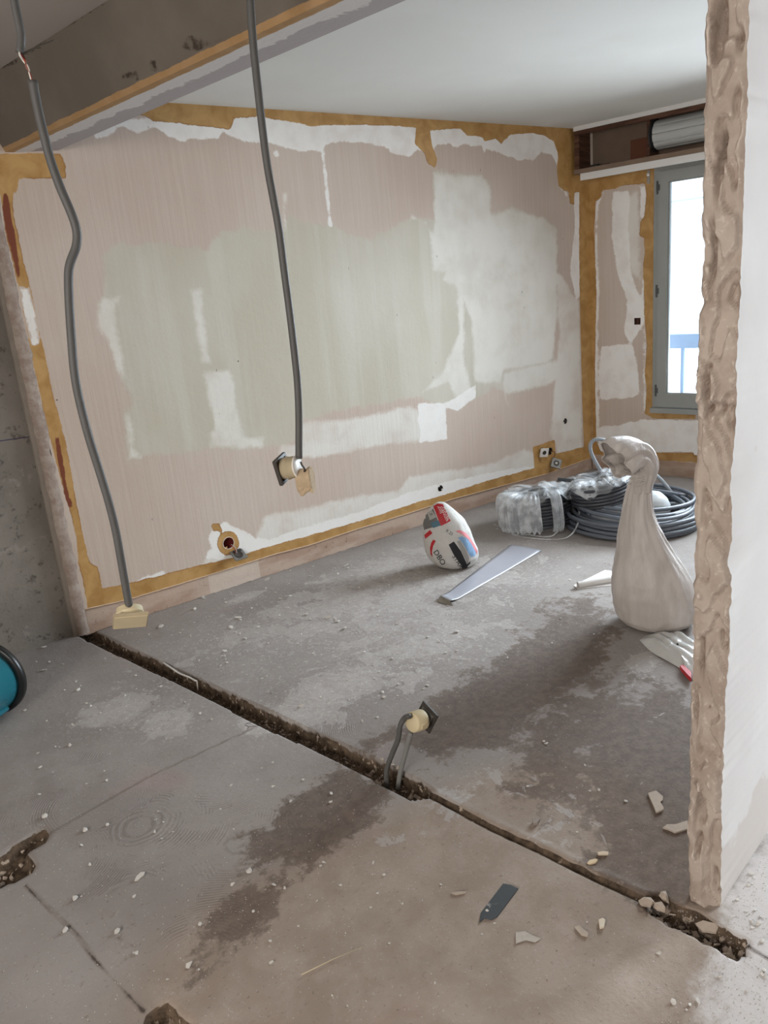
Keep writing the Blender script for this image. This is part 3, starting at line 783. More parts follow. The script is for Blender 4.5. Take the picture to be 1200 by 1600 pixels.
side('wall_partition_right', nw-1, right_dir, M_WHITEF, False)
side('wall_partition_left', 0, np.array([math.cos(R(9.5)), math.sin(R(9.5)), 0]), plain('pinkish_partition_paint', (.50, .43, .39), .88, .12, .08, 8, .2), True)

# ================================================================== remaining walls of the flat
M_ROOM = plain('old_room_plaster', (.50, .45, .40), .9, .1, .15, 2.5, .15)
bm = bmesh.new()
abox(bm, BWX-.15, BWX, -3.2, BW[0], -.1, ZC+.1); abox(bm, BWX-.15, BWX, BW[1], WY+.2, -.1, ZC+.1)
abox(bm, BWX-.15, BWX, BW[0], BW[1], -.1, BW[2]); abox(bm, BWX-.15, BWX, BW[0], BW[1], BW[3], ZC+.1)
bm_obj('wall_behind', bm, M_ROOM, kind='structure')
bm = bmesh.new(); abox(bm, BWX, 6.7, -3.2, -3.05, -.1, ZC+.1); bm_obj('wall_far_right', bm, M_ROOM, kind='structure')
# ================================================================== floor with its chases
pv = np.array([math.cos(R(99.1)), math.sin(R(99.1))]); qv = np.array([pv[1], -pv[0]])
FO = on_z(151, 988)[:2]
ps = -brk([-.35, 0, 3.4, 7.2], .5)
def vary(segs):
    out = [segs[0][0]]
    for a, b, st in segs: out += list(lin(a, b, st)[1:])
    return np.array(out)
ps = vary([(-.3, 0, .1), (0, 3.45, .0125), (3.45, 7.3, .15)])
qs = vary([(-4.2, -1.35, .15), (-1.35, -1.02, .03), (-1.02, -.68, .012), (-.68, -.14, .018), (-.14, .06, .0065), (.06, .12, .012), (.12, 5.4, .045)])
Pm, Qm = np.meshgrid(ps, qs, indexing='ij')
XY = FO[None, :]-pv[None, :]*Pm.ravel()[:, None]+qv[None, :]*Qm.ravel()[:, None]
def F(*pts): return [tuple(on_z(*p)[:2]) for p in pts]
trench = [(.955, 3.95)]+F((148,986),(250,1033),(396,1098),(500,1146),(605,1193),(652,1217),(676,1232),(668,1246),(640,1250),(605,1232),(560,1206),(529,1191),(470,1163),(415,1139),(392,1128),(382,1122),(330,1094),(268,1064),(200,1032),(132,1000))+[(.90, 3.95)]
groove = F((668,1240),(760,1290),(850,1332),(930,1372),(1005,1406))
holeR = F((1000,1400),(1030,1396),(1062,1414),(1085,1420),(1125,1445),(1150,1462),(1170,1466),(1168,1492),(1150,1502),(1110,1478),(1050,1448),(1010,1424))
hole1 = F((-60,1370),(0,1335),(25,1318),(50,1302),(72,1294),(78,1308),(64,1320),(42,1332),(56,1352),(50,1364),(20,1378),(0,1384),(-60,1400))
hole2 = F((222,1592),(240,1572),(262,1560),(280,1580),(310,1612),(330,1680),(200,1680),(216,1620))
n1 = np.array([mnoise.noise(Vector((x*30, y*30, 0))) for x, y in XY]); n2 = np.array([mnoise.noise(Vector((x*90, y*90, 5))) for x, y in XY]); n3 = np.array([mnoise.noise(Vector((x*8, y*8, 9))) for x, y in XY])
sT = sdf(XY, trench)+n1*.0035; sG = sdf_line(XY, groove, .013)+n1*.004; sH = np.maximum(sdf(XY, holeR), np.maximum(sdf(XY, hole1), sdf(XY, hole2)))+n1*.008+n2*.003
s01 = lambda v, a, b: (lambda t: t*t*(3-2*t))(np.clip((v-a)/(b-a), 0, 1))
Z = -.055*s01(sT, 0, .0065)+s01(sT, .004, .02)*(.012*n1+.006*n2+.006*n3)
Z += -.045*s01(sH, -.002, .02)+s01(sH, .004, .02)*(.014*n1+.007*n2)
Z += -.009*s01(sG, -.004, .012)+s01(sG, -.004, .01)*.003*n1
# low mortar fillet beside the narrow groove
sG2 = sdf_line(XY, [tuple(np.array(p)+qv*.024) for p in groove], .022)
Z += .006*s01(sG2, -.004, .02)
sW = XY[:, 1]-(WY-.006)+n1*.006+n2*.002+np.clip(n3, 0, 1)*.012
Z += -.022*s01(sW, 0, .008)*(XY[:, 0] > .94)
Z += np.where((sT < 0) & (sH < 0), .0012*n3, 0)
floor_vs = np.concatenate([XY, Z[:, None]], 1)
npp, nq = Pm.shape; ids = np.arange(npp*nq).reshape(npp, nq)
fsq = np.stack([ids[:-1, :-1], ids[1:, :-1], ids[1:, 1:], ids[:-1, 1:]], -1).reshape(-1, 4)
fsq = fsq[:, ::-1] if True else fsq
def blobs(lst):
    out = np.zeros(len(XY))
    for (x, y, rx, ry, a, w) in lst:
        c = on_z(x, y)[:2]; d = XY-c; ca, sa = math.cos(R(a)), math.sin(R(a))
        u_ = (d[:, 0]*ca+d[:, 1]*sa)/rx; v_ = (-d[:, 0]*sa+d[:, 1]*ca)/ry
        out += w*np.exp(-(u_*u_+v_*v_))
    return out
brown = blobs([(480,1300,.16,.26,90,.9),(560,1250,.1,.2,100,.5),(880,1000,.45,.22,20,1.0),(1000,1130,.35,.45,90,.75),(1050,1250,.22,.40,100,.9),(760,1090,.35,.22,20,.7),(700,1140,.15,.15,0,.8),(830,1230,.25,.12,20,.5),(1040,1370,.12,.18,90,.8),(640,900,.3,.15,20,.35),(560,1180,.08,.3,100,.5),(380,1430,.12,.12,0,.7),(320,1520,.10,.10,0,.5),(200,1470,.10,.14,0,.35),(880,930,.2,.15,0,.3),(1000,880,.6,.3,10,.25)])  # bare brown floor, with shadows of sack and printed bag painted in
dust = blobs([(560,960,.5,.9,100,.30),(700,1000,.4,.3,0,.35),(460,960,.8,.3,0,.35),(780,900,.5,.3,0,.35),(180,1110,.12,.16,90,.85),(260,1130,.12,.12,90,.7),(395,1135,.06,.035,90,1.6),(470,1110,.12,.2,100,.6),(1000,1040,.22,.07,20,.55),(870,1280,.22,.2,0,.35),(560,1060,.2,.3,90,.45),(380,935,.12,.05,0,.8),(620,870,.4,.2,0,.3),(720,1240,.1,.3,100,.4)])
white = s01(.84-XY[:, 1]+.06*n3+.02*n1+(XY[:, 0]-1.25)*.25, 0, .22)*s01(XY[:, 0], 1.0, 1.45)
tan = blobs([(760,1420,.35,.50,90,1.0),(500,1480,.45,.35,0,.7),(900,1500,.4,.4,0,.8),(860,1300,.3,.35,90,.8),(350,1500,.3,.2,0,.3)])
comb = blobs([(230,1310,.24,.3,90,1.0),(60,1230,.3,.25,0,1.0),(150,1330,.2,.2,0,.9),(440,1290,.2,.16,90,.8),(510,1150,.2,.25,90,.5),(560,1010,.3,.3,0,.35),(330,1420,.15,.15,0,.8)])
j1 = sdf_line(XY, F((400,1136),(230,1215),(100,1290),(62,1312)), 0.0); j2 = sdf_line(XY, F((40,1384),(120,1460),(170,1530),(225,1580)), 0.0); j3 = sdf_line(XY, F((1168,1478),(1200,1498),(1260,1530)), 0.0)
jt = -np.maximum(np.maximum(j1, j2), j3)
jw = -np.maximum(j2, j3)
pit = np.maximum(np.maximum(np.maximum(sT, sH), sG), np.where(XY[:, 0] > .94, sW, -1))
me = bpy.data.meshes.new('floor'); me.from_pydata(floor_vs.tolist(), [], fsq.tolist()); me.polygons.foreach_set('use_smooth', [True]*len(me.polygons))
floor = bpy.data.objects.new('floor', me); COL.objects.link(floor); floor['kind'] = 'structure'
for nm, arr in (('brown', brown), ('dust', dust), ('white', white), ('tan', tan), ('comb', comb), ('joint', jt), ('crack', jw), ('pit', pit)): set_attr(me, nm, arr)

k = NT('dusty_concrete_screed', .88, .18)
a_br, a_du, a_wh, a_tn, a_cb, a_jt, a_ck, a_pt = (k.attr(a) for a in ('brown', 'dust', 'white', 'tan', 'comb', 'joint', 'crack', 'pit'))
nL = k.noise(1.6, 5, rough=.55); nM = k.noise(6.5, 7, rough=.62, dist=.3); nF = k.noise(28, 7, rough=.7); nX = k.noise(110, 4, rough=.7)
base = k.mix(k.step(nL, .35, .65), (.265, .238, .222), (.335, .308, .29))
base = k.mix(k.step(a_tn, .1, .7), base, k.mix(k.step(nM, .35, .65), (.285, .228, .185), (.35, .29, .245)))
base = k.mix(k.math('MULTIPLY', k.step(k.noise(2.4, 3, k.vec(loc=(5, 2, 0))), .60, .72), .22), base, (.42, .26, .24))
# brown bare patches with broken edges, some painting the bags' cast shadows
sB = k.math('ADD', a_br, k.math('MULTIPLY', k.math('SUBTRACT', nM, .5), 1.5)); sB = k.math('ADD', sB, k.math('MULTIPLY', k.math('SUBTRACT', nF, .5), 1.0))
base = k.mix(k.math('MULTIPLY', k.step(sB, .42, .66), .80), base, k.mix(k.step(nF, .35, .65), (.095, .070, .056), (.155, .118, .096)))
# thin skins of plaster slurry
sD = k.math('ADD', a_du, k.math('MULTIPLY', k.math('SUBTRACT', k.noise(5.2, 8, k.vec(loc=(9, 4, 0)), rough=.62, dist=.4), .5), 1.9))
fD = k.math('MULTIPLY', k.step(sD, .40, .45), .62)
base = k.mix(fD, base, (.42, .39, .37))
base = k.mix(k.math('MULTIPLY', k.step(k.math('ADD', a_du, k.math('MULTIPLY', k.math('SUBTRACT', nF, .5), 1.2)), .25, .75), .40), base, (.41, .38, .36))
sD2 = k.math('ADD', k.math('MULTIPLY', a_du, .6), k.math('MULTIPLY', k.math('SUBTRACT', k.noise(15, 9, k.vec(loc=(2, 7, 1)), rough=.7, dist=.6), .5), 2.0))
base = k.mix(k.math('MULTIPLY', k.step(sD2, .34, .44), .45), base, (.46, .435, .415))
base = k.mix(k.math('MULTIPLY', k.step(k.noise(48, 6, k.vec(loc=(4, 1, 1)), rough=.75), .54, .64), k.math('MULTIPLY', k.step(k.math('SUBTRACT', a_du, k.math('MULTIPLY', a_tn, .3)), -.05, .4), .55)), base, (.62, .60, .58))
base = k.mix(k.math('MULTIPLY', k.step(k.noise(75, 5, k.vec(loc=(6, 1, 1)), rough=.7), .60, .68), .45), base, (.10, .08, .068))
# powder
base = k.mix(k.math('MULTIPLY', k.step(nX, .60, .70), k.math('MULTIPLY', k.step(nM, .38, .6), .5)), base, (.58, .56, .54))
base = k.mix(k.math('MULTIPLY', k.step(nF, .58, .72), .35), base, (.16, .125, .105))
fWh = k.math('MULTIPLY', k.step(k.math('ADD', a_wh, k.math('MULTIPLY', k.math('SUBTRACT', nF, .5), .9)), .2, .7), .85)
base = k.mix(fWh, base, (.60, .58, .575))
# notched-trowel marks
vd1 = k.voro(2.6, k.vec((1, 1, 0)), rand=1.0)
arcs = k.math('SINE', k.math('MULTIPLY', k.math('ADD', vd1, k.math('MULTIPLY', k.noise(7, 2), .05)), 300))
fC = k.math('MULTIPLY', k.step(k.math('ADD', a_cb, k.math('MULTIPLY', k.math('SUBTRACT', k.noise(4, 3, k.vec(loc=(1, 8, 0))), .5), 1.6)), .45, .7), k.math('MULTIPLY', k.step(k.noise(9, 4, k.vec(loc=(3, 3, 0))), .44, .58), k.step(vd1, .34, .46)))
base = k.mix(k.math('MULTIPLY', k.math('MULTIPLY', fC, k.step(arcs, -.2, .6)), .30), base, (.13, .105, .09))
# joints
jn = k.math('ADD', a_jt, k.math('MULTIPLY', k.math('SUBTRACT', nF, .5), .010))
fJ = k.step(jn, .011, .003)
base = k.mix(k.math('MULTIPLY', fJ, .6), base, (.165, .135, .12))
fK = k.step(k.math('ADD', a_ck, k.math('MULTIPLY', k.math('SUBTRACT', nF, .5), .016)), .005, .001)
base = k.mix(k.math('MULTIPLY', fK, .8), base, (.05, .037, .03))
# fine cracks near the broken corner
ck = k.math('MULTIPLY', k.math('LESS_THAN', k.voro(14, k.vec((1, 1, 0)), 'DISTANCE_TO_EDGE'), .018), k.step(a_du, .95, 1.3))
base = k.mix(ck, base, (.08, .06, .05))
# dirt in the chases
fPit = k.step(a_pt, -.0005, .0015)
soil = k.mix(k.step(nF, .3, .7), (.040, .028, .020), (.15, .108, .075)); soil = k.mix(k.step(k.noise(45, 4), .60, .66), soil, (.42, .35, .28))
base = k.mix(fPit, base, soil)
k.color(base)
k.rough(k.fmix(fPit, k.fmix(nM, .80, .95), 1.0))
k.bump(nF, .5, .007); k.bump(nX, .4, .003); k.bump(fD, .6, .003); k.bump(k.noise(11, 5), .3, .015)
k.bump(k.math('MULTIPLY', fC, arcs), .35, .0022)
k.bump(fJ, -.5, .004)
me.materials.append(k.m); M_FLOOR = k.m
FZ_T = BVHTree.FromPolygons([tuple(v) for v in floor_vs.tolist()], [tuple(f) for f in fsq.tolist()])
def fz(x, y):
    hit = FZ_T.ray_cast(Vector((x, y, 1)), Vector((0, 0, -1)))
    return hit[0].z if hit[0] else 0.0

# ================================================================== outside
M_OUT = plain('pale_rendered_facade', (.52, .56, .60), .9, .1, .06, .6)
M_OUT2 = plain('grey_ledge_stone', (.36, .40, .46), .9, .1, .08, 2)
BLD = 11.0
bl = empty('apartment_building', fac(2, -9, BLD), 'pale rendered apartment building with a grey ledge, seen through the window', 'building')
bm = bmesh.new(); fbox(bm, -14, 22, -9, 5.2, BLD, BLD+6); bm_obj('facade', bm, M_OUT, bl)
zl = on_plane(1070, 362, nd, FC+nd*BLD)[2]; zl2 = on_plane(1070, 342, nd, FC+nd*BLD)[2]
bm = bmesh.new(); fbox(bm, -14, 22, zl-.12, zl2-.05, BLD-.15, BLD+.05); fbox(bm, -14, 22, zl2+.35, zl2+.55, BLD-.4, BLD+.05); bm_obj('stone_ledge', bm, M_OUT2, bl)
for s in (-6.5, -2.2, 8.0, 12.0):
    for z in (-2.0, zl2+1.2):
        bm = bmesh.new(); fbox(bm, s, s+1.2, z, z+1.5, BLD-.03, BLD+.1); w_ = bm_obj('facade_window', bm, plain('dim_window', (.2, .23, .27), .3, .5, .1, 2), bl)
ground = mesh_obj('ground', [V(fac(-30, -9, .4)), V(fac(30, -9, .4)), V(fac(30, -9, 40)), V(fac(-30, -9, 40))], [(0, 1, 2, 3)], plain('street_paving', (.45, .45, .45), .9, .1, .1, .5), kind='structure')
# balcony with its railing
M_RAIL = plain('pale_blue_balcony_paint', (.27, .38, .55), .5, .3, .05, 5)
bal = empty('balcony_railing', fac(1.5, -.05, 1.05), 'pale blue balcony railing with slim posts outside the window', 'railing')
zt = fac_sz(1060, 522, 1.0)[1]; zb_ = fac_sz(1060, 544, 1.0)[1]
bm = bmesh.new(); fbox(bm, -.6, 5.5, zb_, zt, .98, 1.03); bm_obj('top_rail', bm, M_RAIL, bal, bevel=.004)
sp = fac_sz(1066, 580, 1.0)[0]
for i in range(-1, 6):
    bm = bmesh.new(); fbox(bm, sp+i*.85-.012, sp+i*.85+.012, -.05, zb_, .99, 1.02); bm_obj('post', bm, M_RAIL, bal)
bm = bmesh.new(); fbox(bm, -.8, 5.8, -.25, -.05, .28, 1.12); bm_obj('balcony_slab', bm, plain('balcony_concrete', (.5, .5, .5), .9, .1, .08, 3), kind='structure')
# ================================================================== object materials
M_COND = plain('grey_plastic_conduit', (.088, .086, .083), .55, .35, .12, 25, .05)
M_COND_L = plain('light_grey_conduit', (.26, .285, .31), .45, .4, .1, 20)
M_COND_D = plain('dark_grey_conduit', (.050, .053, .062), .42, .5, .15, 20)
M_COND_M = plain('blue_grey_conduit', (.115, .13, .155), .45, .45, .12, 20)
M_CREAM = plain('yellowed_cream_plastic', (.60, .51, .33), .5, .35, .08, 18)
M_CREAMD = plain('dusty_cream_plastic', (.42, .35, .235), .65, .25, .15, 25, .1)
M_WPL = plain('white_socket_plastic', (.72, .70, .66), .4, .4, .04, 15)
M_DARKP = plain('dark_metal_frame', (.045, .038, .032), .5, .4, .25, 40)
M_STEEL = plain('dull_steel', (.22, .215, .20), .4, .5, .15, 30, metal=.5)
M_REDW = plain('red_wire_sheath', (.30, .03, .02), .45, .4, .1, 20)
M_WHW = plain('white_wire_sheath', (.60, .57, .52), .45, .4, .1, 20)
M_COPPER = plain('brown_wire_sheath', (.16, .07, .045), .45, .4, .1, 20)
M_LUMP = plain('plaster_smeared_plastic', (.47, .36, .24), .85, .15, .2, 45, .5)

def cam_plane(px, py, hdist=None, floor_px=None):
    """a vertical plane square to the line of sight, at a horizontal distance; returns function pixel -> point on it"""
    if floor_px is not None:
        b = on_z(*floor_px); d = b[:2]; hdist = np.linalg.norm(d)
        n = np.array([d[0], d[1], 0])/hdist
    else:
        r = ray(px, py); n = np.array([r[0], r[1], 0]); n /= np.linalg.norm(n)
    p0 = n*hdist
    return (lambda x, y, dd=0.0: on_plane(x, y, n, p0+n*dd)), n, p0

def z_to(vec):
    return basis((0, 0, 0), vec, (1, 0, 0))
def basis(loc, zaxis, xhint):
    z = V(zaxis).normalized(); x = V(xhint); x = (x-z*x.dot(z)).normalized(); y = z.cross(x)
    M = Matrix.Identity(4)
    for i in range(3): M[i][0] = x[i]; M[i][1] = y[i]; M[i][2] = z[i]; M[i][3] = float(loc[i])
    return M
def box_bm(bm, M, x0, x1, y0, y1, z0, z1):
    c = [M @ Vector(p) for p in ((x0, y0, z0), (x1, y0, z0), (x1, y1, z0), (x0, y1, z0))]
    ez = M.to_3x3() @ Vector((0, 0, z1-z0)); add_prism(bm, [tuple(q) for q in c], tuple(ez))
def flush_box(root, M, mats, r=.033, depth=.042, plate=.041, ring=True, hole=.020, plate_name='cover_plate'):
    """M: local z points out of the plate, the cup hangs behind it. mats: cup, plate, rim"""
    cup = [(0, -depth), (r*.93, -depth), (r*.97, -depth+.003), (r*.97, -.022), (r*1.04, -.020), (r*1.04, -.017), (r*.97, -.015), (r*.97, -.002), (r*.90, -.002), (r*.88, -depth+.004), (0, -depth+.004)]
    v, f = lathe_geo(cup, M, 28); c = mesh_obj('back_box', v, f, mats[0], root)
    bm = bmesh.new(); box_bm(bm, M, -plate, plate, -plate, plate, 0, .006); p = bm_obj(plate_name, bm, mats[1], root, bevel=.002)
    if mats[2]:
        bm = bmesh.new(); t = .006
        for a in ((-plate-.002, plate+.002, -plate-.002, -plate+t), (-plate-.002, plate+.002, plate-t, plate+.002), (-plate-.002, -plate+t, -plate+t, plate-t), (plate-t, plate+.002, -plate+t, plate-t)):
            box_bm(bm, M, a[0], a[1], a[2], a[3], -.005, .004)
        bm_obj('plate_frame', bm, mats[2], root)
    if hole:
        v, f = lathe_geo([(0, .0066), (hole*.85, .0066), (hole, .0085), (hole*1.12, .0085), (hole*1.15, .006)], M, 28); mesh_obj('socket_well', v, f, M_DARKP, root)
    return c

# ================================================================== conduits hanging from the ceiling
ceil_r = .0098
pl, n1_, p1 = cam_plane(203, 950, 1.98)
pts = [(51,126),(57,160),(66,200),(79,250),(95,295),(112,335),(120,362),(119,385),(110,410),(107,430),(108,470),(111,520),(116,580),(124,625),(138,680),(155,735),(170,785),(181,830),(190,880),(197,920),(202,948)]
P = [pl(*q) for q in pts]
root = empty('hanging_conduit', P[-1], 'long kinked grey conduit hanging at the left, a cream switch box at its end', 'conduit', 'conduits hanging from the ceiling')
v, f = tube_geo(catmull(P, 5), ceil_r, 14); mesh_obj('lower_conduit', v, f, M_COND, root)
up = [pl(*q) for q in ((31,82),(33,58),(29,35),(22,0),(16,-40),(12,-75))]; up.append(np.array([up[-1][0], up[-1][1], ZC]))
v, f = tube_geo(catmull(up, 6), .0085, 12); mesh_obj('upper_conduit', v, f, M_COND, root)
for off, m, nm in ((0, M_REDW, 'red_wire'), (-2, M_WHW, 'white_wire'), (2, M_COPPER, 'brown_wire')):
    w_ = [pl(31+off*.4, 78), pl(33+off, 86, .004*off), pl(38+off*1.2, 94), pl(42-off*.6, 104), pl(47+off*.3, 116), pl(51+off*.3, 130)]
    v, f = tube_geo(catmull(w_, 6), .0021, 7); mesh_obj(nm, v, f, m, root)
for (a, b, c) in (((34,84),(52,76),(64,75)), ((36,86),(60,72),(84,63))):
    v, f = tube_geo(catmull([pl(*a), pl(*b), pl(*c)], 5), .0014, 6); mesh_obj('bare_wire_end', v, f, M_DARKP, root)
rt = np.array([n1_[1], -n1_[0], 0])
bz = (-n1_*.62+np.array([0, 0, -.70])+rt*-.10); bc = pl(203, 966)
Mx = basis(bc+np.array([0, 0, -.006]), bz, rt*.98+np.array([0, 0, -.10])+n1_*.05)
flush_box(root, Mx, (M_CREAM, M_CREAM, M_CREAMD), r=.034, depth=.034, plate=.040, hole=0)

pl, n2_, p2 = cam_plane(467, 712, 2.12)
pts = [(387,-70),(391,0),(395,60),(401,120),(410,200),(418,260),(427,310),(436,360),(445,430),(453,490),(460,550),(465,600),(467,650),(467,690),(467,716)]
P = [pl(*q) for q in pts]; P.insert(0, np.array([P[0][0], P[0][1], ZC]))
root = empty('hanging_conduit', P[-1], 'straighter grey conduit hanging before the wall with two old boxes tied at its end', 'conduit', 'conduits hanging from the ceiling')
v, f = tube_geo(catmull(P, 5), ceil_r, 14); mesh_obj('lower_conduit', v, f, M_COND, root)
rt = np.array([n2_[1], -n2_[0], 0])
# box with dark square frame facing left, its white back towards us
ax = (-rt*.90+n2_*.42+np.array([0, 0, -.12])); c_ = pl(452, 731)
Mx = basis(c_+ax/np.linalg.norm(ax)*.021, ax, np.array([0, 0, 1.0])*.85+rt*-.3)
flush_box(root, Mx, (M_CREAMD, M_DARKP, M_DARKP), r=.031, depth=.046, plate=.034, hole=.022)
v, f = lathe_geo([(0, -.0475), (.0295, -.0475), (.0305, -.046), (.0305, -.044)], Mx, 26); mesh_obj('white_back', v, f, M_WPL, root)
w_ = [pl(470, 722, -.03), pl(472, 727, -.036), pl(476, 733, -.03), pl(475, 740, -.015)]
v, f = tube_geo(catmull(w_, 6), .0028, 8); mesh_obj('black_wire', v, f, M_DARKP, root)
ax2 = (rt*.93-n2_*.22+np.array([0, 0, .05])); c2 = pl(486, 747, -.01)
M2 = basis(c2, ax2, np.array([0, 0, 1.0])+rt*.1)
v, f = lathe_geo([(0, -.040), (.020, -.040), (.029, -.036), (.029, -.006), (.033, -.004), (.034, .003), (.028, .004), (.026, -.02), (0, -.02)], M2, 24)
v = [tuple(np.array(q)+np.array([mnoise.noise(Vector(q)*60)*.003]*3)) for q in v]; mesh_obj('second_back_box', v, f, M_LUMP, root)
bm = bmesh.new(); box_bm(bm, M2, -.038, .026, -.022, .022, -.002, .004); bm_obj('torn_flange', bm, M_LUMP, root, bevel=.002)
bm = bmesh.new(); bmesh.ops.create_icosphere(bm, subdivisions=3, radius=.024, matrix=Matrix.Translation(V(pl(476, 758, -.005))))
for q in bm.verts: q.co += Vector((1, 1, 1))*(mnoise.noise(q.co*70)*.010)
bm_obj('plaster_lump', bm, M_LUMP, root, smooth=True)

# ================================================================== conduit pair rising out of the chase
FPc = on_z(612, 1218, -.03); pl, n3_, p3 = cam_plane(0, 0, floor_px=(616, 1212))
rt = np.array([n3_[1], -n3_[0], 0])
boxc = pl(650, 1127)
root = empty('floor_conduit', (boxc[0], boxc[1], -.03), 'pair of short grey conduits rising from the floor chase to a round cream box', 'conduit')
v, f = tube_geo(catmull([pl(604, 1224)+np.array([0, 0, -.03]), pl(604, 1205), pl(612, 1180), pl(622, 1155), pl(625, 1135), pl(632, 1122), pl(640, 1119, -.02)], 8), .0088, 12); mesh_obj('bent_conduit', v, f, M_COND, root)
v, f = tube_geo(catmull([pl(620, 1222)+np.array([0, 0, -.03]), pl(626, 1205), pl(634, 1175), pl(642, 1145, -.01)], 8), .0085, 12); mesh_obj('straight_conduit', v, f, plain('mid_grey_conduit', (.20, .20, .19), .5, .35, .1, 20), root)
ax = -rt*.62-n3_*.55+np.array([0, 0, .22]); ax = ax/np.linalg.norm(ax)      # back of the box towards us
Mx = basis(boxc-ax*.006, -ax, np.array([0, 0, 1.0])+rt*.3)
v, f = lathe_geo([(0, -.026), (.030, -.026), (.0335, -.023), (.0345, .012), (.0345, .020), (.032, .020), (.031, -.02), (0, -.02)], Mx, 30); mesh_obj('round_back_box', v, f, M_CREAM, root)
bm = bmesh.new(); box_bm(bm, Mx, -.008, .008, .0325, .0365, -.012, .016); bm_obj('fixing_lug', bm, M_CREAM, root)
bm = bmesh.new(); Mp = Mx @ Matrix.Translation((0.004, -.002, .045)) @ Matrix.Rotation(R(12), 4, 'Z')
for a in ((-.038, .038, -.038, -.026), (-.038, .038, .026, .038), (-.038, -.026, -.026, .026), (.026, .038, -.026, .026)): box_bm(bm, Mp, a[0], a[1], a[2], a[3], -.003, .004)
bm_obj('dark_frame', bm, M_DARKP, root)
bm = bmesh.new(); box_bm(bm, Mp, -.026, .026, -.026, .026, -.008, -.001); bm_obj('socket_insert', bm, M_STEEL, root)

# ================================================================== boxes and holes in the long wall
def wall_cup(loc, r, depth, mat, rimmat, label, name='junction_box'):
    root = empty(name, (loc[0], WY, loc[1]), label, 'junction box')
    M = basis((loc[0], WY-.001, loc[1]), (0, -1, 0), (1, 0, 0))
    v, f = lathe_geo([(0, -depth), (r*.96, -depth), (r*.98, -.002), (r*1.0, .0005)], M, 28); mesh_obj('cup', v, f, mat, root)
    if rimmat:
        v, f = lathe_geo([(r*.98, -.004), (r*.98, .0015), (r*1.10, .0015), (r*1.12, -.001)], M, 28); mesh_obj('rim', v, f, rimmat, root)
    return root
jb = wall_cup(H_RED, .033, .038, M_DARKRED, plain('pale_filler_rim', (.62, .52, .44), .9, .1, .1, 20), 'round dark red junction box hole ringed with amber glue low on the wall')
wall_cup(H_MID, .022, .04, M_DARKP, None, 'small round black hole in the wall above the printed bag')
wall_cup(H_RGT, .022, .04, M_DARKP, None, 'small round black hole near the corner of the window wall')
sqr = empty('junction_box', (*fac(sq[0], sq[1])[:2], sq[1]), 'small square dark socket recess beside the window', 'junction box')
bm = bmesh.new(); hs = .024
for a in ((sq[0]-hs, sq[0]-hs+.003, sq[1]-hs, sq[1]+hs), (sq[0]+hs-.003, sq[0]+hs, sq[1]-hs, sq[1]+hs), (sq[0]-hs, sq[0]+hs, sq[1]-hs, sq[1]-hs+.003), (sq[0]-hs, sq[0]+hs, sq[1]+hs-.003, sq[1]+hs)): fbox(bm, a[0], a[1], a[2], a[3], -.001, .028)
bm_obj('cup', bm, plain('dark_brown_recess', (.06, .035, .025), .8, .2, .2, 20), sqr)
bm = bmesh.new(); fbox(bm, sq[0]-hs, sq[0]+hs, sq[1]-hs, sq[1]+hs, .024, .028); fbox(bm, sq[0]-.008, sq[0]+.006, sq[1]-.012, sq[1]+.010, .010, .024)
bm_obj('back_plate', bm, plain('brown_terminal', (.10, .05, .035), .7, .2, .2, 20), sqr)

# socket mechanism dangling under the red hole
p = on_plane(373, 867, (0, 1, 0), (0, WY-.03, 0))
root = empty('socket_outlet', (p[0], WY-.03, p[2]), 'dark metal socket plate hanging by its wires below the round red hole', 'socket')
Mx = basis(p, (-.25, -.45, -.80), (1, 0.1, -.05))
Mx = basis(p, (.05, -.42, .62), (1, 0.1, -.05))
bm = bmesh.new(); box_bm(bm, Mx, -.040, .040, -.036, .036, -.002, .003); bm_obj('mounting_plate', bm, M_STEEL, root, bevel=.001)
v, f = lathe_geo([(0, .004), (.019, .004), (.022, .006), (.025, .006), (.026, .003)], Mx, 24); mesh_obj('socket_well', v, f, M_DARKP, root)
bm = bmesh.new(); box_bm(bm, Mx, -.020, .028, .020, .034, -.020, .010); bm_obj('terminal_block', bm, M_DARKP, root, bevel=.002)
for dx in (-.006, .004):
    a = np.array([H_RED[0]+.015+dx, WY+.01, H_RED[1]-.015]); v, f = tube_geo(catmull([a, a+np.array([.006, -.035, -.012]), (p+a)/2+np.array([.002, -.014, -.004]), p+np.array([-.012+dx, .004, .012])], 6), .0018, 6)
    mesh_obj('wire', v, f, M_REDW if dx < 0 else M_WHW, root)
# white socket pulled out of the square hole
p = on_plane(850, 707, (0, 1, 0), (0, WY-.03, 0))
root = empty('socket_outlet', (p[0], WY-.03, p[2]), 'white square socket pulled out of the amber patched wall near the corner', 'socket')
flush_box(root, basis(p, (-.30, -.90, -.18), (1, -.3, -.12)), (M_DARKP, M_WPL, None), r=.026, depth=.05, plate=.034, hole=.014)
p2_ = on_plane(869, 724, (0, 1, 0), (0, WY-.045, 0))
root = empty('socket_outlet', (p2_[0], WY-.045, p2_[2]), 'tilted dark framed socket dangling just right of the white socket', 'socket')
Mx = basis(p2_, (-.45, -.75, .45), (1, -.3, -.62))
flush_box(root, Mx, (M_DARKP, M_STEEL, M_DARKP), r=.024, depth=.03, plate=.036, hole=.019)
v, f = lathe_geo([(0, .012), (.008, .012), (.010, .006)], Mx, 14); mesh_obj('socket_pin', v, f, M_WPL, root)
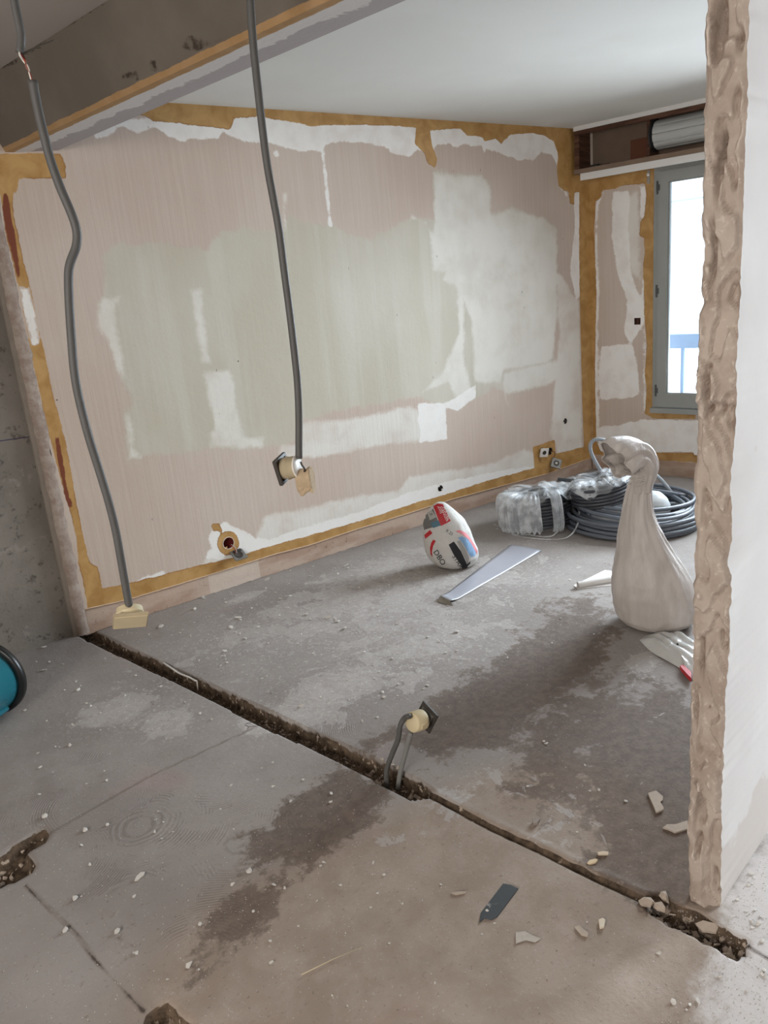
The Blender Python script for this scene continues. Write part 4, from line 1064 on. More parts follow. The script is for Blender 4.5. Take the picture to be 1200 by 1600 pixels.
for dx in (0, .008):
    a = np.array([H_SQ[0]+.01+dx, WY+.02, H_SQ[1]]); v, f = tube_geo(catmull([a, a+np.array([.008, -.05, -.010]), p2_+np.array([-.012+dx, .02, .03]), p2_+np.array([-.005+dx, .012, .008])], 6), .0016, 6)
    mesh_obj('wire', v, f, M_COPPER, root)
wall_cup((H_SQ[0], H_SQ[1]), .028, .04, M_DARKP, None, 'dark box hole in the wall behind the two dangling sockets')

# ================================================================== soft bodies built ring by ring
def row_body(floor_px, rows, depth_ratio, fold=None, seg=48, lean=0.0, sub=6):
    pl, n, p0 = cam_plane(0, 0, floor_px=floor_px); rt = np.array([n[1], -n[0], 0])
    rows = sorted(rows, key=lambda q: -q[0])
    ys_ = [r_[0] for r_ in rows]; cs = []; ws = []
    for (py, L, Rr) in rows:
        a = pl(L, py); b = pl(Rr, py); cs.append((a+b)/2); ws.append(np.linalg.norm(b-a)/2)
    cs = catmull(cs, sub); ws = np.interp(np.linspace(0, len(rows)-1, len(cs)), range(len(rows)), ws)
    vs = []; fs = []; m = len(cs)
    for i in range(m):
        u_ = i/(m-1)
        for k_ in range(seg):
            a = 2*math.pi*k_/seg
            rr_ = 1+(fold(u_, a) if fold else 0)
            dr = depth_ratio(u_) if callable(depth_ratio) else depth_ratio
            q = cs[i]+rt*(ws[i]*rr_*math.cos(a))+n*(ws[i]*rr_*dr*math.sin(a))
            q[2] = max(q[2], .002); vs.append(q)
    for i in range(m-1):
        for k_ in range(seg): fs.append((i*seg+k_, i*seg+(k_+1) % seg, (i+1)*seg+(k_+1) % seg, (i+1)*seg+k_))
    fs.append(tuple(range(seg))[::-1]); fs.append(tuple((m-1)*seg+k_ for k_ in range(seg)))
    return vs, fs, cs, ws, (pl, n, rt)
# white sack tied up by its own neck
k = NT('thin_white_sack_plastic', .45, .35)
wv = k.noise(5, 5, k.vec((3, 3, .7)))
k.color(k.mix(k.step(wv, .35, .65), (.46, .42, .39), (.56, .52, .49))); k.bump(k.noise(14, 6, k.vec((2.4, 2.4, .5)), rough=.6), .45, .014); k.bump(k.noise(60, 4), .12, .003)
k.b.inputs['Subsurface Weight'].default_value = .0
M_SACK = k.m
def sack_fold(u, a):
    g = .10*math.sin(u*math.pi)**.5 if 0 < u < 1 else 0
    pleat = (.05+.13*u)*(math.sin(a*9+2.2*math.sin(u*5))*.5+math.sin(a*17+4*u)*.3+mnoise.noise(Vector((math.cos(a)*2, math.sin(a)*2, u*3)))*.9)
    low = .035*mnoise.noise(Vector((math.cos(a)*1.4, math.sin(a)*1.4, u*7+3)))+.018*mnoise.noise(Vector((math.cos(a)*4, math.sin(a)*4, u*26)))
    return pleat*(u**1.3)+low
rows = [(971,982,1072),(968,972,1082),(958,962,1090),(940,956,1092),(920,954,1088),(900,955,1080),(880,959,1067),(860,963,1053),(840,965,1040),(820,968,1028),(800,972,1020),(780,977,1017),(765,981,1016),(752,985,1018),(742,990,1019)]
v, f, cs, ws, (pl, nn_, rt) = row_body((1027, 972), rows, lambda u: .92-.1*u, sack_fold, 96, sub=8)
root = empty('rubble_sack', (cs[0][0], cs[0][1], 0), 'full white plastic sack with twisted open neck standing beside the partition', 'sack')
mesh_obj('body', v, f, M_SACK, root)
# open mouth flopping over to the left like a hood
hp = catmull([pl(1002,768), pl(1003,752), pl(1006,738), pl(1006,726,-.005), pl(998,714,-.015), pl(984,711,-.045), pl(971,716,-.075), pl(962,722,-.095)], 7)
hr = np.interp(np.linspace(0, 1, len(hp)), [0, .15, .3, .45, .6, .75, .88, 1], [.040, .044, .050, .060, .068, .074, .082, .078]); sg_ = 72
v0, f0 = tube_geo(hp, 1.0, sg_, caps=False); v1 = []
for i in range(len(hp)):
    u_ = i/(len(hp)-1)
    for q_ in range(sg_):
        c_ = np.array([float(t) for t in hp[i]]); d_ = np.array(v0[i*sg_+q_])-c_; a_ = 2*math.pi*q_/sg_
        rr_ = hr[i]*(1+(.10+.10*u_)*math.sin(a_*5+3*u_+.6*math.sin(a_*2))*(.3+.7*u_)+.06*math.sin(a_*13+u_*5)*(1-u_*.5)+.20*mnoise.noise(Vector((math.cos(a_)*1.6, math.sin(a_)*1.6, u_*3))))
        v1.append(c_+d_*rr_)
mo = mesh_obj('neck_opening', v1, f0, M_SACK, root); sm = mo.modifiers.new('thickness', 'SOLIDIFY'); sm.thickness = .0012
ring_ = [v1[(len(hp)-1)*sg_+q_] for q_ in range(0, sg_+1, 2) if True and (len(hp)-1)*sg_+q_ < len(v1)]; ring_.append(ring_[0])
v, f = tube_geo(ring_, .0028, 6); mesh_obj('rolled_hem', v, f, M_SACK, root)
# knot folds round the neck
for s_, (ya, yb) in enumerate(((764, 748), (756, 740), (747, 752))):
    kn = [pl(1002-17+34*t_, ya+(yb-ya)*t_, -.045*math.sin(math.pi*t_)-.004) for t_ in np.linspace(0, 1, 8)]
    v, f = tube_geo(catmull(kn, 3), .0075, 8, squash=.7); mesh_obj('twist_fold', v, f, M_SACK, root)

# ================================================================== printed bag of plaster
k = NT('printed_paper_bag', .6, .3)
cc = k.mix(k.noise(6, 4), (.44, .425, .40), (.58, .57, .54)); k.color(cc); k.bump(k.noise(16, 6, rough=.65), .5, .012); k.bump(k.voro(22, feature='SMOOTH_F1'), .25, .008)
M_BAG = k.m
def bag_fold(u, a): return .035*mnoise.noise(Vector((math.cos(a)*2, math.sin(a)*2, u*4)))+.03*mnoise.noise(Vector((math.cos(a)*5, math.sin(a)*5, u*9)))
rows = [(884,694,738),(880,682,744),(870,670,748),(858,664,746),(845,661,741),(830,660,734),(815,662,726),(802,666,714),(793,672,704),(788,677,698),(785,682,693)]
v, f, cs_, ws_, (plb, nb, rtb) = row_body((715, 884), rows, .72, bag_fold, 64, sub=6)
bag = empty('plaster_bag', (cs_[0][0], cs_[0][1], 0), 'upright printed paper plaster bag with red and black lettering on the floor', 'bag')
body = mesh_obj('body', v, f, M_BAG, bag)
btree = BVHTree.FromPolygons([tuple(q) for q in v], [tuple(q) for q in f])
def on_bag(x, y, off):
    r_ = V(ray(x, y)).normalized(); h = btree.ray_cast(V(C0), r_)
    if h[0] is None:
        h = btree.find_nearest(V(plb(x, y, -.12))); return h[0]+h[1]*(off if h[1].dot(r_) < 0 else -off)
    nrm = h[1] if h[1].dot(r_) < 0 else -h[1]
    return h[0]+nrm*off
def decal(name, poly, mat, off=.0016, cell=2.2):
    poly = np.array(poly, float); x0, y0 = poly.min(0); x1, y1 = poly.max(0)
    bm = bmesh.new(); vv = [bm.verts.new((a, b, 0)) for a, b in poly]; bm.faces.new(vv)
    for x in np.arange(x0+cell, x1, cell): bmesh.ops.bisect_plane(bm, geom=bm.verts[:]+bm.edges[:]+bm.faces[:], plane_co=(x, 0, 0), plane_no=(1, 0, 0))
    for y in np.arange(y0+cell, y1, cell): bmesh.ops.bisect_plane(bm, geom=bm.verts[:]+bm.edges[:]+bm.faces[:], plane_co=(0, y, 0), plane_no=(0, 1, 0))
    for q in bm.verts: q.co = on_bag(q.co.x, q.co.y, off)
    me = bpy.data.meshes.new(name); bm.to_mesh(me); bm.free(); me.materials.append(mat)
    o = bpy.data.objects.new(name, me); COL.objects.link(o); o.parent = bag; o.matrix_parent_inverse = Matrix.Translation(-bag.location); return o
def text_mesh(s):
    c = bpy.data.curves.new('lettering', 'FONT'); c.body = s; c.size = 1; o = bpy.data.objects.new('lettering', c); COL.objects.link(o)
    dg = bpy.context.evaluated_depsgraph_get(); dg.update(); me = bpy.data.meshes.new_from_object(o.evaluated_get(dg)); bpy.data.objects.remove(o); bpy.data.curves.remove(c)
    return me
def bag_text(s, x, y, ang, size, mat, off=.0030, squeeze=1.0):
    me = text_mesh(s); bm = bmesh.new(); bm.from_mesh(me); ca, sa = math.cos(R(ang)), math.sin(R(ang))
    for q in bm.verts:
        a, b = q.co.x*size*squeeze, -q.co.y*size; q.co = on_bag(x+a*ca-b*sa, y+a*sa+b*ca, off)
    bm.to_mesh(me); bm.free(); me.materials.clear(); me.materials.append(mat); me.name = 'lettering'
    o = bpy.data.objects.new('lettering', me); COL.objects.link(o); o.parent = bag; o.matrix_parent_inverse = Matrix.Translation(-bag.location); return o
INK_R = plain('red_ink', (.42, .022, .03), .5, .3, .12, 20); INK_K = plain('black_ink', (.018, .018, .02), .5, .3, .1, 20)
INK_G = plain('grey_ink', (.13, .125, .12), .5, .3, .15, 20); INK_B = plain('pale_blue_ink', (.20, .33, .50), .5, .3, .12, 20); INK_P = plain('pink_ink', (.62, .22, .24), .5, .3, .1, 20)
INK_T = plain('petrol_ink', (.07, .15, .20), .5, .3, .15, 20); INK_W = plain('white_ink', (.68, .66, .64), .5, .3, .05, 20)
decal('red_panel', [(677,791),(684,787),(692,788),(698,801),(704,814),(695,819),(689,822),(685,812),(681,801)], INK_R)
decal('grey_panel', [(664,806),(677,795),(684,813),(688,821),(676,824),(663,828),(661,820)], INK_G)
decal('pale_window', [(668,801),(675,797),(682,808),(672,813)], plain('grey_paper', (.36, .35, .33), .6, .2, .1, 20), .0024)
decal('petrol_panel', [(673,817),(685,813),(689,821),(677,825)], INK_T, .0024)
decal('red_label', [(663,836),(672,828),(676,833),(665,842)], INK_R)
decal('red_arc', [(677,843),(681,845),(677,853),(675,862),(676,870),(673,866),(672,856),(674,848)], INK_R)
decal('black_bar', [(701,851),(709,846),(720,861),(727,876),(731,886),(726,889),(716,877),(708,865)], INK_K)
decal('grey_bar', [(714,846),(718,845),(727,859),(733,872),(730,882),(726,872),(720,860)], plain('grey_stripe_ink', (.30, .29, .27), .6, .2, .15, 20), .0022)
decal('blue_panel', [(715,840),(722,838),(730,842),(737,851),(743,863),(742,869),(735,870),(730,861),(724,850)], INK_B)
decal('pink_band', [(711,830),(718,828),(727,832),(734,840),(741,851),(746,861),(745,866),(739,855),(731,842),(722,835)], INK_P)
decal('black_foot', [(722,884),(732,889),(744,884),(746,890),(735,894),(722,893)], INK_K, .003)
bag_text('DBO', 677, 862, 57, 11, INK_K, squeeze=1.1)
bag_text('STAR', 706, 869, 58, 10, INK_K, squeeze=1.0)
bag_text('R 25', 696, 830, 35, 6.5, INK_K)
for i, s in enumerate(('AVIS', 'DANGER', 'PLATRE')): bag_text(s, 683+i*4.2, 792+i*.6, 66, 5.2, INK_W, squeeze=1.2)
bag_text('II', 672, 803, 70, 6, INK_K, .0034)

# ================================================================== coils of conduit
def coil_obj(root, centre, Rm, turns, cols, axis, mat, r=.0125, jitter=.010, name='windings', start=0, dz=None, squash=1.0):
    M = z_to(axis); rnd = random.Random(int(abs(centre[0]*977)+turns)); P = []; nseg = 40
    offs = []
    for t in range(turns+1):
        c = t % cols; l = t//cols
        offs.append((Rm-(cols-1)*r+c*2.05*r*.98+rnd.uniform(-1, 1)*jitter*.7, (l*(2*r) if dz is None else l*dz)+r+rnd.uniform(0, 1)*jitter*.25, rnd.uniform(-1, 1)*jitter, rnd.uniform(-1, 1)*jitter))
    for t in range(turns):
        for s in range(nseg):
            f_ = s/nseg; a = 2*math.pi*f_+start; g = max(0, (f_-.85)/.15); g = g*g*(3-2*g)
            o0, o1 = offs[t], offs[t+1]; q = [o0[i]*(1-g)+o1[i]*g for i in range(4)]
            wobble = .5*jitter*math.sin(a*2+t)+.3*jitter*math.sin(a*3+2*t)
            P.append(M @ Vector(((q[0]+wobble)*math.cos(a)+q[2], (q[0]+wobble)*squash*math.sin(a)+q[3], q[1]))+V(centre))
    v, f = tube_geo(P, r, 9); v = [(a_, b_, max(c_, .001)) for a_, b_, c_ in v]
    return mesh_obj(name, v, f, mat, root)
away = lambda px, py: (lambda p: np.array([p[0], p[1], 0])/np.linalg.norm(p[:2]))(on_z(px, py))
cA = on_z(990, 853)+away(990, 853)*.45
root = empty('conduit_coil', cA, 'large loose coil of blue grey conduit lying flat behind the white sack', 'conduit coil', 'coils of conduit by the window')
coil_obj(root, cA, .365, 17, 4, (0.02, 0, 1), M_COND_M, r=.0125, jitter=.016)
coil_obj(root, cA+np.array([.02, .0, .115]), .34, 3, 2, (0.05, -.04, 1), M_COND_M, r=.0125, jitter=.03, name='loose_windings', start=2)
pA, nA, _ = cam_plane(0, 0, floor_px=(990, 800))
loop = [(968,782,-.1),(960,765,-.05),(948,748,0),(937,733,0),(927,715,0),(922,700,0),(925,690,0),(935,686,0),(950,690,.02),(970,703,.05),(1000,722,.08),(1025,742,.08),(1045,764,.05),(1060,790,0),(1072,815,-.05),(1080,832,-.12)]
v, f = tube_geo(catmull([pA(*q) for q in loop], 6), .0118, 12); mesh_obj('raised_loop', v, f, M_COND_L, root)
v, f = tube_geo(catmull([pA(1002,764,-.02), pA(1035,768,-.02), pA(1074,775,-.02)], 6), .0118, 12); mesh_obj('loose_end', v, f, M_COND_M, root)
v, f = tube_geo(catmull([pA(1040,788,-.1), pA(1056,787,-.1), pA(1064,796,-.1), pA(1058,806,-.1), pA(1040,812,-.12), pA(1020,808,-.14), pA(1000,804,-.14)], 6), .010, 10); mesh_obj('small_loop', v, f, M_COND_L, root)
v, f = tube_geo(catmull([pA(1000,818,-.2), pA(1035,820,-.2), pA(1070,816,-.2), pA(1084,818,-.2)], 6), .013, 12); mesh_obj('top_turn', v, f, M_COND_L, root)

cB = on_z(852, 842)+away(852, 842)*.27+np.array([-.015, .035, 0])
rootB = empty('conduit_coil', cB, 'dark grey conduit coil half wrapped in torn clear plastic film, nearest the skirting', 'conduit coil', 'coils of conduit by the window')
axB = V(away(852, 842)*.10+np.array([-.06, .05, 1])).normalized()
coil_obj(rootB, cB+np.array([0, 0, .012]), .195, 20, 2, axB, M_COND_D, r=.0105, jitter=.004, dz=.0205)
cC = on_z(940, 852)+away(940, 852)*.36+np.array([.03, 0, 0])
rootC = empty('conduit_coil', cC, 'dark conduit coil stacked between the film wrapped coil and the white sack', 'conduit coil', 'coils of conduit by the window')
axC = V(away(935, 838)*.06+np.array([-.16, .10, 1])).normalized()
coil_obj(rootC, cC+np.array([0, 0, .165]), .175, 13, 2, axC, M_COND_D, r=.0105, jitter=.004, dz=.0205)
# stray conduits by the skirting
sA, _, _ = cam_plane(0, 0, floor_px=(820, 790))
root = empty('stray_conduit', on_z(800, 785), 'short dark conduit end poking out left of the wrapped coil', 'conduit')
v, f = tube_geo(catmull([on_z(778, 781, .02), on_z(800, 786, .02), on_z(835, 792, .025)], 6), .010, 12); mesh_obj('pipe', v, f, M_COND_M, root)
v, f = tube_geo(catmull([on_z(790, 788, .012), on_z(812, 783, .012), on_z(840, 770, .014), on_z(880, 757, .014)], 6), .009, 12); mesh_obj('second_pipe', v, f, M_COND_D, root)
root = empty('straight_conduit', pA(930, 756, -.1), 'straight dark conduit laid across the top of the coils', 'conduit')
v, f = tube_geo(catmull([pA(872,749,-.05), pA(905,752,-.08), pA(945,757,-.1), pA(990,761,-.1)], 6), .0125, 12); mesh_obj('pipe', v, f, M_COND_D, root)
v, f = tube_geo(catmull([pA(972,771,-.12), pA(978,768,-.12), pA(990,760,-.12)], 4), .014, 12); mesh_obj('connector', v, f, M_DARKP, root)

# ================================================================== clear film
k = NT('clear_plastic_film', .25, .5)
tr = k.t.nodes.new('ShaderNodeBsdfTransparent'); mx = k.t.nodes.new('ShaderNodeMixShader')
k.color((.78, .82, .85)); k.put(mx.inputs[0], k.fmix(k.step(k.noise(11, 4, rough=.5), .35, .65), .12, .52))
k.t.links.new(tr.outputs[0], mx.inputs[1]); k.t.links.new(k.b.outputs[0], mx.inputs[2]); k.t.links.new(mx.outputs[0], k.out.inputs['Surface'])
k.bump(k.noise(30, 5), .6, .01); M_FILM = k.m
k = NT('bunched_plastic_film', .3, .5)
tr = k.t.nodes.new('ShaderNodeBsdfTransparent'); mx = k.t.nodes.new('ShaderNodeMixShader')
k.color((.74, .77, .80)); k.put(mx.inputs[0], k.fmix(k.step(k.noise(16, 4, rough=.5), .35, .65), .34, .70))
k.t.links.new(tr.outputs[0], mx.inputs[1]); k.t.links.new(k.b.outputs[0], mx.inputs[2]); k.t.links.new(mx.outputs[0], k.out.inputs['Surface'])
M_FILM2 = k.m
def wrap(root, centre, axis, Rm, H, a0, a1, name='film_wrap', puff=.018, t0=-.25, t1=.55, mat=None):
    """film drawn round a coil's section between two bearings"""
    M = z_to(axis); vs = []; fs = []; na = 60; nt = 28
    for i in range(na):
        a = a0+(a1-a0)*i/(na-1)
        for j in range(nt):
            t = (t0+(t1-t0)*j/(nt-1))*2*math.pi
            rx = .045+puff; rz = H/2+puff
            nse = .022*mnoise.noise(Vector((i*.30, j*.03, 1)))+.008*math.sin(i*1.15+j*.05)
            rr_ = Rm+(rx+nse)*(abs(math.cos(t))**.6)*(1 if math.cos(t) > 0 else -1); hh = H/2+(rz+nse)*(abs(math.sin(t))**.6)*(1 if math.sin(t) > 0 else -1)
            q = M @ Vector((rr_*math.cos(a), rr_*math.sin(a), hh))+V(centre); q.z = max(q.z, .004); vs.append(tuple(q))
    for i in range(na-1):
        for j in range(nt-1): fs.append((i*nt+j, (i+1)*nt+j, (i+1)*nt+j+1, i*nt+j+1))
    return mesh_obj(name, vs, fs, M_FILM2 if name in ('film_wrap', 'film_band') else M_FILM, root)
toCam = lambda c: math.atan2(-c[1], -c[0])
tB = toCam(cB)
HB = .205
wrap(rootB, cB+np.array([0, 0, .012]), axB, .195, HB, tB-1.5, tB+.10, t0=-.17, t1=.5)
wrap(rootB, cB+np.array([0, 0, .012]), axB, .195, HB, tB+.36, tB+.66, name='film_band', t0=-.2, t1=.5)
wrap(rootC, cC+np.array([0, 0, .165]), axC, .175, .135, tB-1.0, tB+1.3, name='film_top', t0=.15, t1=.5, puff=.03)
def lid(root, c, axis, Rm, z, name='film_cover'):
    M = z_to(axis); vs = []; fs = []; nr, ns = 22, 90
    for i in range(nr):
        t = i/(nr-1)
        for j in range(ns):
            a = 2*math.pi*j/ns; pl_ = math.sin(a*11+2*math.sin(a*3))*.010*t+.018*mnoise.noise(Vector((math.cos(a)*t*3, math.sin(a)*t*3, 2)))
            r_ = Rm*t*(1+.05*math.sin(a*5)); h = z+.045*math.exp(-((t*math.cos(a-tB-.7)-.45)**2+(t*math.sin(a-tB-.7))**2)*14)+pl_-max(0, t-.86)*.35*(1+.5*math.sin(a*4))
            vs.append(tuple(M @ Vector((r_*math.cos(a), r_*math.sin(a), h))+V(c)))
    for i in range(nr-1):
        for j in range(ns): fs.append((i*ns+j, i*ns+(j+1) % ns, (i+1)*ns+(j+1) % ns, (i+1)*ns+j))
    return mesh_obj(name, vs, fs, M_FILM, root)
lid(rootB, cB+np.array([0, 0, .012]), axB, .250, HB+.022)
lid(rootC, cC+np.array([0, 0, .165]), axC, .21, .150)
def ribbon(root, pts, w, name='film_ribbon'):
    P = catmull(pts, 8); vs = []; fs = []
    for i, p in enumerate(P):
        t = P[min(i+1, len(P)-1)]-P[max(i-1, 0)]; s = np.cross(t, [0, 0, 1]); s = s/(np.linalg.norm(s)+1e-9)
        ww = w*(.6+.6*abs(mnoise.noise(Vector((i*.3, w*90, 0)))))
        vs += [p-s*ww+np.array([0, 0, .003]), p+np.array([0, 0, .002+ww*.6]), p+s*ww+np.array([0, 0, .001])]
    for i in range(len(P)-1):
        for j in range(2): fs.append((i*3+j, i*3+j+1, (i+1)*3+j+1, (i+1)*3+j))
    return mesh_obj(name, vs, fs, M_FILM2, root)
g = lambda x, y, z=.003: on_z(x, y, z)
ribbon(rootB, [g(772,820), g(800,830), g(840,838), g(862,838,.01), g(871,828,.03), g(868,815,.08)], .007)
ribbon(rootB, [g(775,826), g(810,838), g(850,843), g(880,842,.01), g(895,833,.03), g(904,815,.07), g(905,800,.12)], .006)
ribbon(rootB, [g(776,812), g(790,820), g(806,828), g(825,830,.01)], .006)
ribbon(rootB, [g(780,824), g(800,834), g(822,836), g(832,828,.03), g(834,805,.10)], .008)
# crumpled film on top of the pile
def crumple(name, label, cat, centre, rx, ry, rz, mat, seed, group=None, sub=5, rough=.35, ang=0):
    root = empty(name, centre, label, cat, group); bm = bmesh.new()
    bmesh.ops.create_icosphere(bm, subdivisions=sub, radius=1)
    ca, sa = math.cos(ang), math.sin(ang)
    for q in bm.verts:
        d = q.co.copy(); nn = rough*(mnoise.noise(d*2.1+Vector((seed, 0, 0)))+.6*abs(mnoise.noise(d*5+Vector((0, seed, 0))))+.3*mnoise.noise(d*11))
        d *= 1+nn; x, y = d.x*rx, d.y*ry
        q.co = Vector((x*ca-y*sa, x*sa+y*ca, max(d.z*rz, -rz*.6)))+V(centre)
    o = bm_obj('crumpled_sheet', bm, mat, root, smooth=True); return root
pT = pA(962, 775, -.18)
crumple('plastic_wrap', 'crumpled clear plastic wrap heaped on the coil stack left of the sack', 'plastic wrap', pA(955, 783, -.12), .10, .12, .07, M_FILM, 3)
crumple('plastic_wrap', 'sheet of clear plastic wrap spread over the back of the coils', 'plastic wrap', pA(895, 762, .02), .20, .10, .05, M_FILM, 8, ang=.5)
k = NT('wound_white_film', .4, .4)
bl_ = k.noise(1, 3, k.vec((3, 3, 40), rot=(.5, .3, 0)))
k.color(k.mix(bl_, (.50, .55, .58), (.72, .76, .78))); k.bump(bl_, .6, .008); M_ROLL = k.m
rl = pA(1022, 792, -.12)
root = empty('film_roll', rl, 'round white roll of wound plastic film resting on the coil behind the sack', 'film roll')
Mx = basis(rl, (0.75, -.3, .35), (0, 0, 1))
v, f = lathe_geo([(0, -.085), (.04, -.085), (.075, -.07), (.098, -.04), (.106, 0), (.098, .04), (.075, .07), (.04, .085), (0, .085)], Mx, 36); mesh_obj('wound_film', v, f, M_ROLL, root)
v, f = lathe_geo([(.022, .080), (.022, .096), (.016, .096), (.016, .08)], Mx, 20); mesh_obj('core', v, f, M_WPL, root)

# ================================================================== flat and rolled bits on the floor
k = NT('lavender_plastic_sheet', .28, .5); k.color(k.mix(k.noise(4, 3), (.34, .35, .40), (.41, .42, .47))); k.bump(k.noise(9, 3), .12, .01); M_SHEET = k.m
a0, a1, b1_, b0 = on_z(686, 938), on_z(697, 931), on_z(800, 853), on_z(706, 944)
A_, B_, C_, D_ = on_z(688, 936), on_z(704, 944), on_z(846, 861), on_z(797, 852)
root = empty('plastic_sheet', (A_+C_)/2, 'long pale lavender plastic strip lying flat beside the printed bag', 'plastic sheet')
vs = []; fs = []; nu_, nv_ = 40, 8
for i in range(nu_):
    u_ = i/(nu_-1); Lp = A_*(1-u_)+D_*u_; Rp = B_*(1-u_)+C_*u_
    belly = .05*math.sin(min(1, u_*2.2)*math.pi)*0
    for j in range(nv_):
        w_ = j/(nv_-1); p = Lp*(1-w_)+Rp*w_
        p = p+np.array([0, 0, .003+.004*math.sin(u_*7)*math.sin(w_*3)+.014*math.exp(-(u_/.05)**2)])
        vs.append(p)
for i in range(nu_-1):
    for j in range(nv_-1): fs.append((i*nv_+j, (i+1)*nv_+j, (i+1)*nv_+j+1, i*nv_+j+1))
o = mesh_obj('strip', vs, fs, M_SHEET, root); sm = o.modifiers.new('thickness', 'SOLIDIFY'); sm.thickness = .0018
E1, E2 = on_z(684, 941), on_z(708, 948)
vs = [A_+[0, 0, .017], B_+[0, 0, .017], E2+[0, 0, .002], E1+[0, 0, .002]]
o = mesh_obj('folded_lip', vs, [(0, 1, 2, 3)], plain('dusty_grey_lip', (.22, .20, .17), .8, .2, .2, 20), root, smooth=False); sm = o.modifiers.new('thickness', 'SOLIDIFY'); sm.thickness = .0015

t0, t1 = on_z(903, 914, .016), on_z(975, 902, .016)
root = empty('rolled_tube', t0, 'thin white rolled tube with an open end lying against the sack', 'tube')
v, f = merge([tube_geo([t0, t0*.5+t1*.5, t1], .0165, 18, caps=False), tube_geo([t1, t0*.5+t1*.5, t0], .0145, 18, caps=False)]); mesh_obj('tube', v, f, plain('white_rolled_card', (.58, .56, .54), .6, .3, .08, 20), root)
dt = (t1-t0)/np.linalg.norm(t1-t0); sd = np.array([-dt[1], dt[0], 0])
bm = bmesh.new(); p = on_z(897, 917, .002); add_prism(bm, [on_z(896, 915, .001), on_z(903, 921, .001), on_z(972, 913, .001), on_z(968, 894, .001), on_z(945, 891, .001)], (0, 0, .002)); bm_obj('unrolled_edge', bm, plain('white_card_edge', (.62, .60, .58), .6, .3, .06, 20), root)

# crumpled glossy bag next to the partition
k = NT('glossy_translucent_bag', .18, .5); k.color(k.mix(k.noise(5, 4), (.40, .39, .36), (.62, .62, .62))); k.bump(k.noise(9, 4, dist=.8), .5, .02); M_PBAG = k.m
poly = [(999,1001),(1015,991),(1040,989),(1062,990),(1080,999),(1100,1012),(1110,1040),(1100,1062),(1077,1062),(1066,1048),(1045,1035),(1017,1019)]
root = empty('plastic_bag', on_z(1050, 1020), 'crumpled glossy grey plastic bag on the floor at the foot of the sack', 'plastic bag')
PP = [on_z(*q) for q in poly]; cen = sum(PP)/len(PP); ring = catmull(PP+[PP[0]], 6)[:-1]; m = len(ring); vs = []; fs = []; nr = 16
for i in range(nr):
    t = i/(nr-1)
    for j in range(m):
        p = cen+(ring[j]-cen)*(1-t*.97); crease = .020*abs(mnoise.noise(Vector((p[0]*9, p[1]*9, 1))))+.012*abs(math.sin((p[0]*.9-p[1]*.5)*70+3*mnoise.noise(Vector((p[0]*6, p[1]*6, 0)))))
        p = p+np.array([0, 0, .003+(crease+.028)*min(1, t*2.2)*(1 if t > 0 else 0)]); vs.append(p)
for i in range(nr-1):
    for j in range(m): fs.append((i*m+j, i*m+(j+1) % m, (i+1)*m+(j+1) % m, (i+1)*m+j))
mesh_obj('film', vs, fs, M_PBAG, root)
bm = bmesh.new(); add_prism(bm, [on_z(*q, .008) for q in ((1062,1046),(1068,1045),(1080,1056),(1080,1066),(1072,1058))], (0, 0, .018)); bm_obj('red_print', bm, INK_R, root, bevel=.003)

def slab(name, label, cat, px, h, mat, wob=.0, group=None, z=None, part='piece'):
    P = [on_z(*q) for q in px]; c = sum(P)/len(P); zf = fz(c[0], c[1]) if z is None else z
    bm = bmesh.new(); rnd = random.Random(int(px[0][0])); add_prism(bm, [(p[0], p[1], zf+.0015+rnd.uniform(0, wob)) for p in P], (0, 0, h))
    bmesh.ops.bevel(bm, geom=bm.edges[:], offset=min(.0012, h*.25), segments=1, affect='EDGES')
    o = bm_obj(name, bm, mat, smooth=False); tag(o, label, cat, group); return o
M_CHIP = plain('white_plaster_chip', (.60, .575, .54), .9, .1, .08, 60, .2); M_CHIP2 = plain('beige_plaster_chip', (.42, .35, .29), .9, .1, .15, 60, .3)
M_CHIP3 = plain('grey_screed_chip', (.30, .26, .23), .95, .1, .2, 60, .4)
slab('plaster_flake', 'large flat pale flake with a notched edge in front of the partition', 'flake', [(1012,1242),(1025,1238),(1036,1247),(1036,1253),(1031,1256),(1037,1264),(1037,1268),(1025,1273),(1021,1262)], .006, M_CHIP2)
slab('plaster_flake', 'wavy beige flake lying against the foot of the partition', 'flake', [(1035,1296),(1042,1290),(1056,1291),(1074,1284),(1076,1297),(1064,1300),(1055,1304),(1045,1298)], .005, M_CHIP2)
k = NT('dark_grey_tape', .4, .4); k.color(k.mix(k.math('MULTIPLY', k.step(k.noise(60, 4), .56, .62), k.step(k.noise(12, 2), .45, .6)), (.055, .062, .068), (.45, .44, .42))); k.bump(k.noise(12, 3), .3, .006)
slab('tape_strip', 'dark grey strip of tape dusted with plaster on the bare floor', 'tape', [(786,1382),(798,1384),(810,1390),(794,1411),(777,1434),(768,1439),(757,1436),(749,1443),(751,1428)], .0022, k.m)
slab('plaster_flake', 'narrow cream sliver lying left of the dark tape', 'flake', [(704,1396),(715,1394),(730,1394),(728,1397),(712,1400)], .003, M_CHIP2)
slab('plaster_flake', 'upright cream chip right of the dark tape', 'flake', [(935,1440),(942,1437),(946,1440),(944,1452),(937,1453)], .006, plain('cream_chip', (.62, .54, .44), .9, .1, .06, 40))
slab('plaster_flake', 'long flat beige flake just left of the upright cream chip', 'flake', [(897,1450),(905,1448),(920,1460),(918,1466),(908,1463)], .003, M_CHIP2)
slab('wood_splinter', 'pale wood splinter lying across the narrow filled chase', 'splinter', [(917,1352),(921,1347),(930,1345),(935,1346),(931,1351),(921,1354)], .006, plain('pale_wood', (.62, .50, .33), .8, .2, .1, 30))
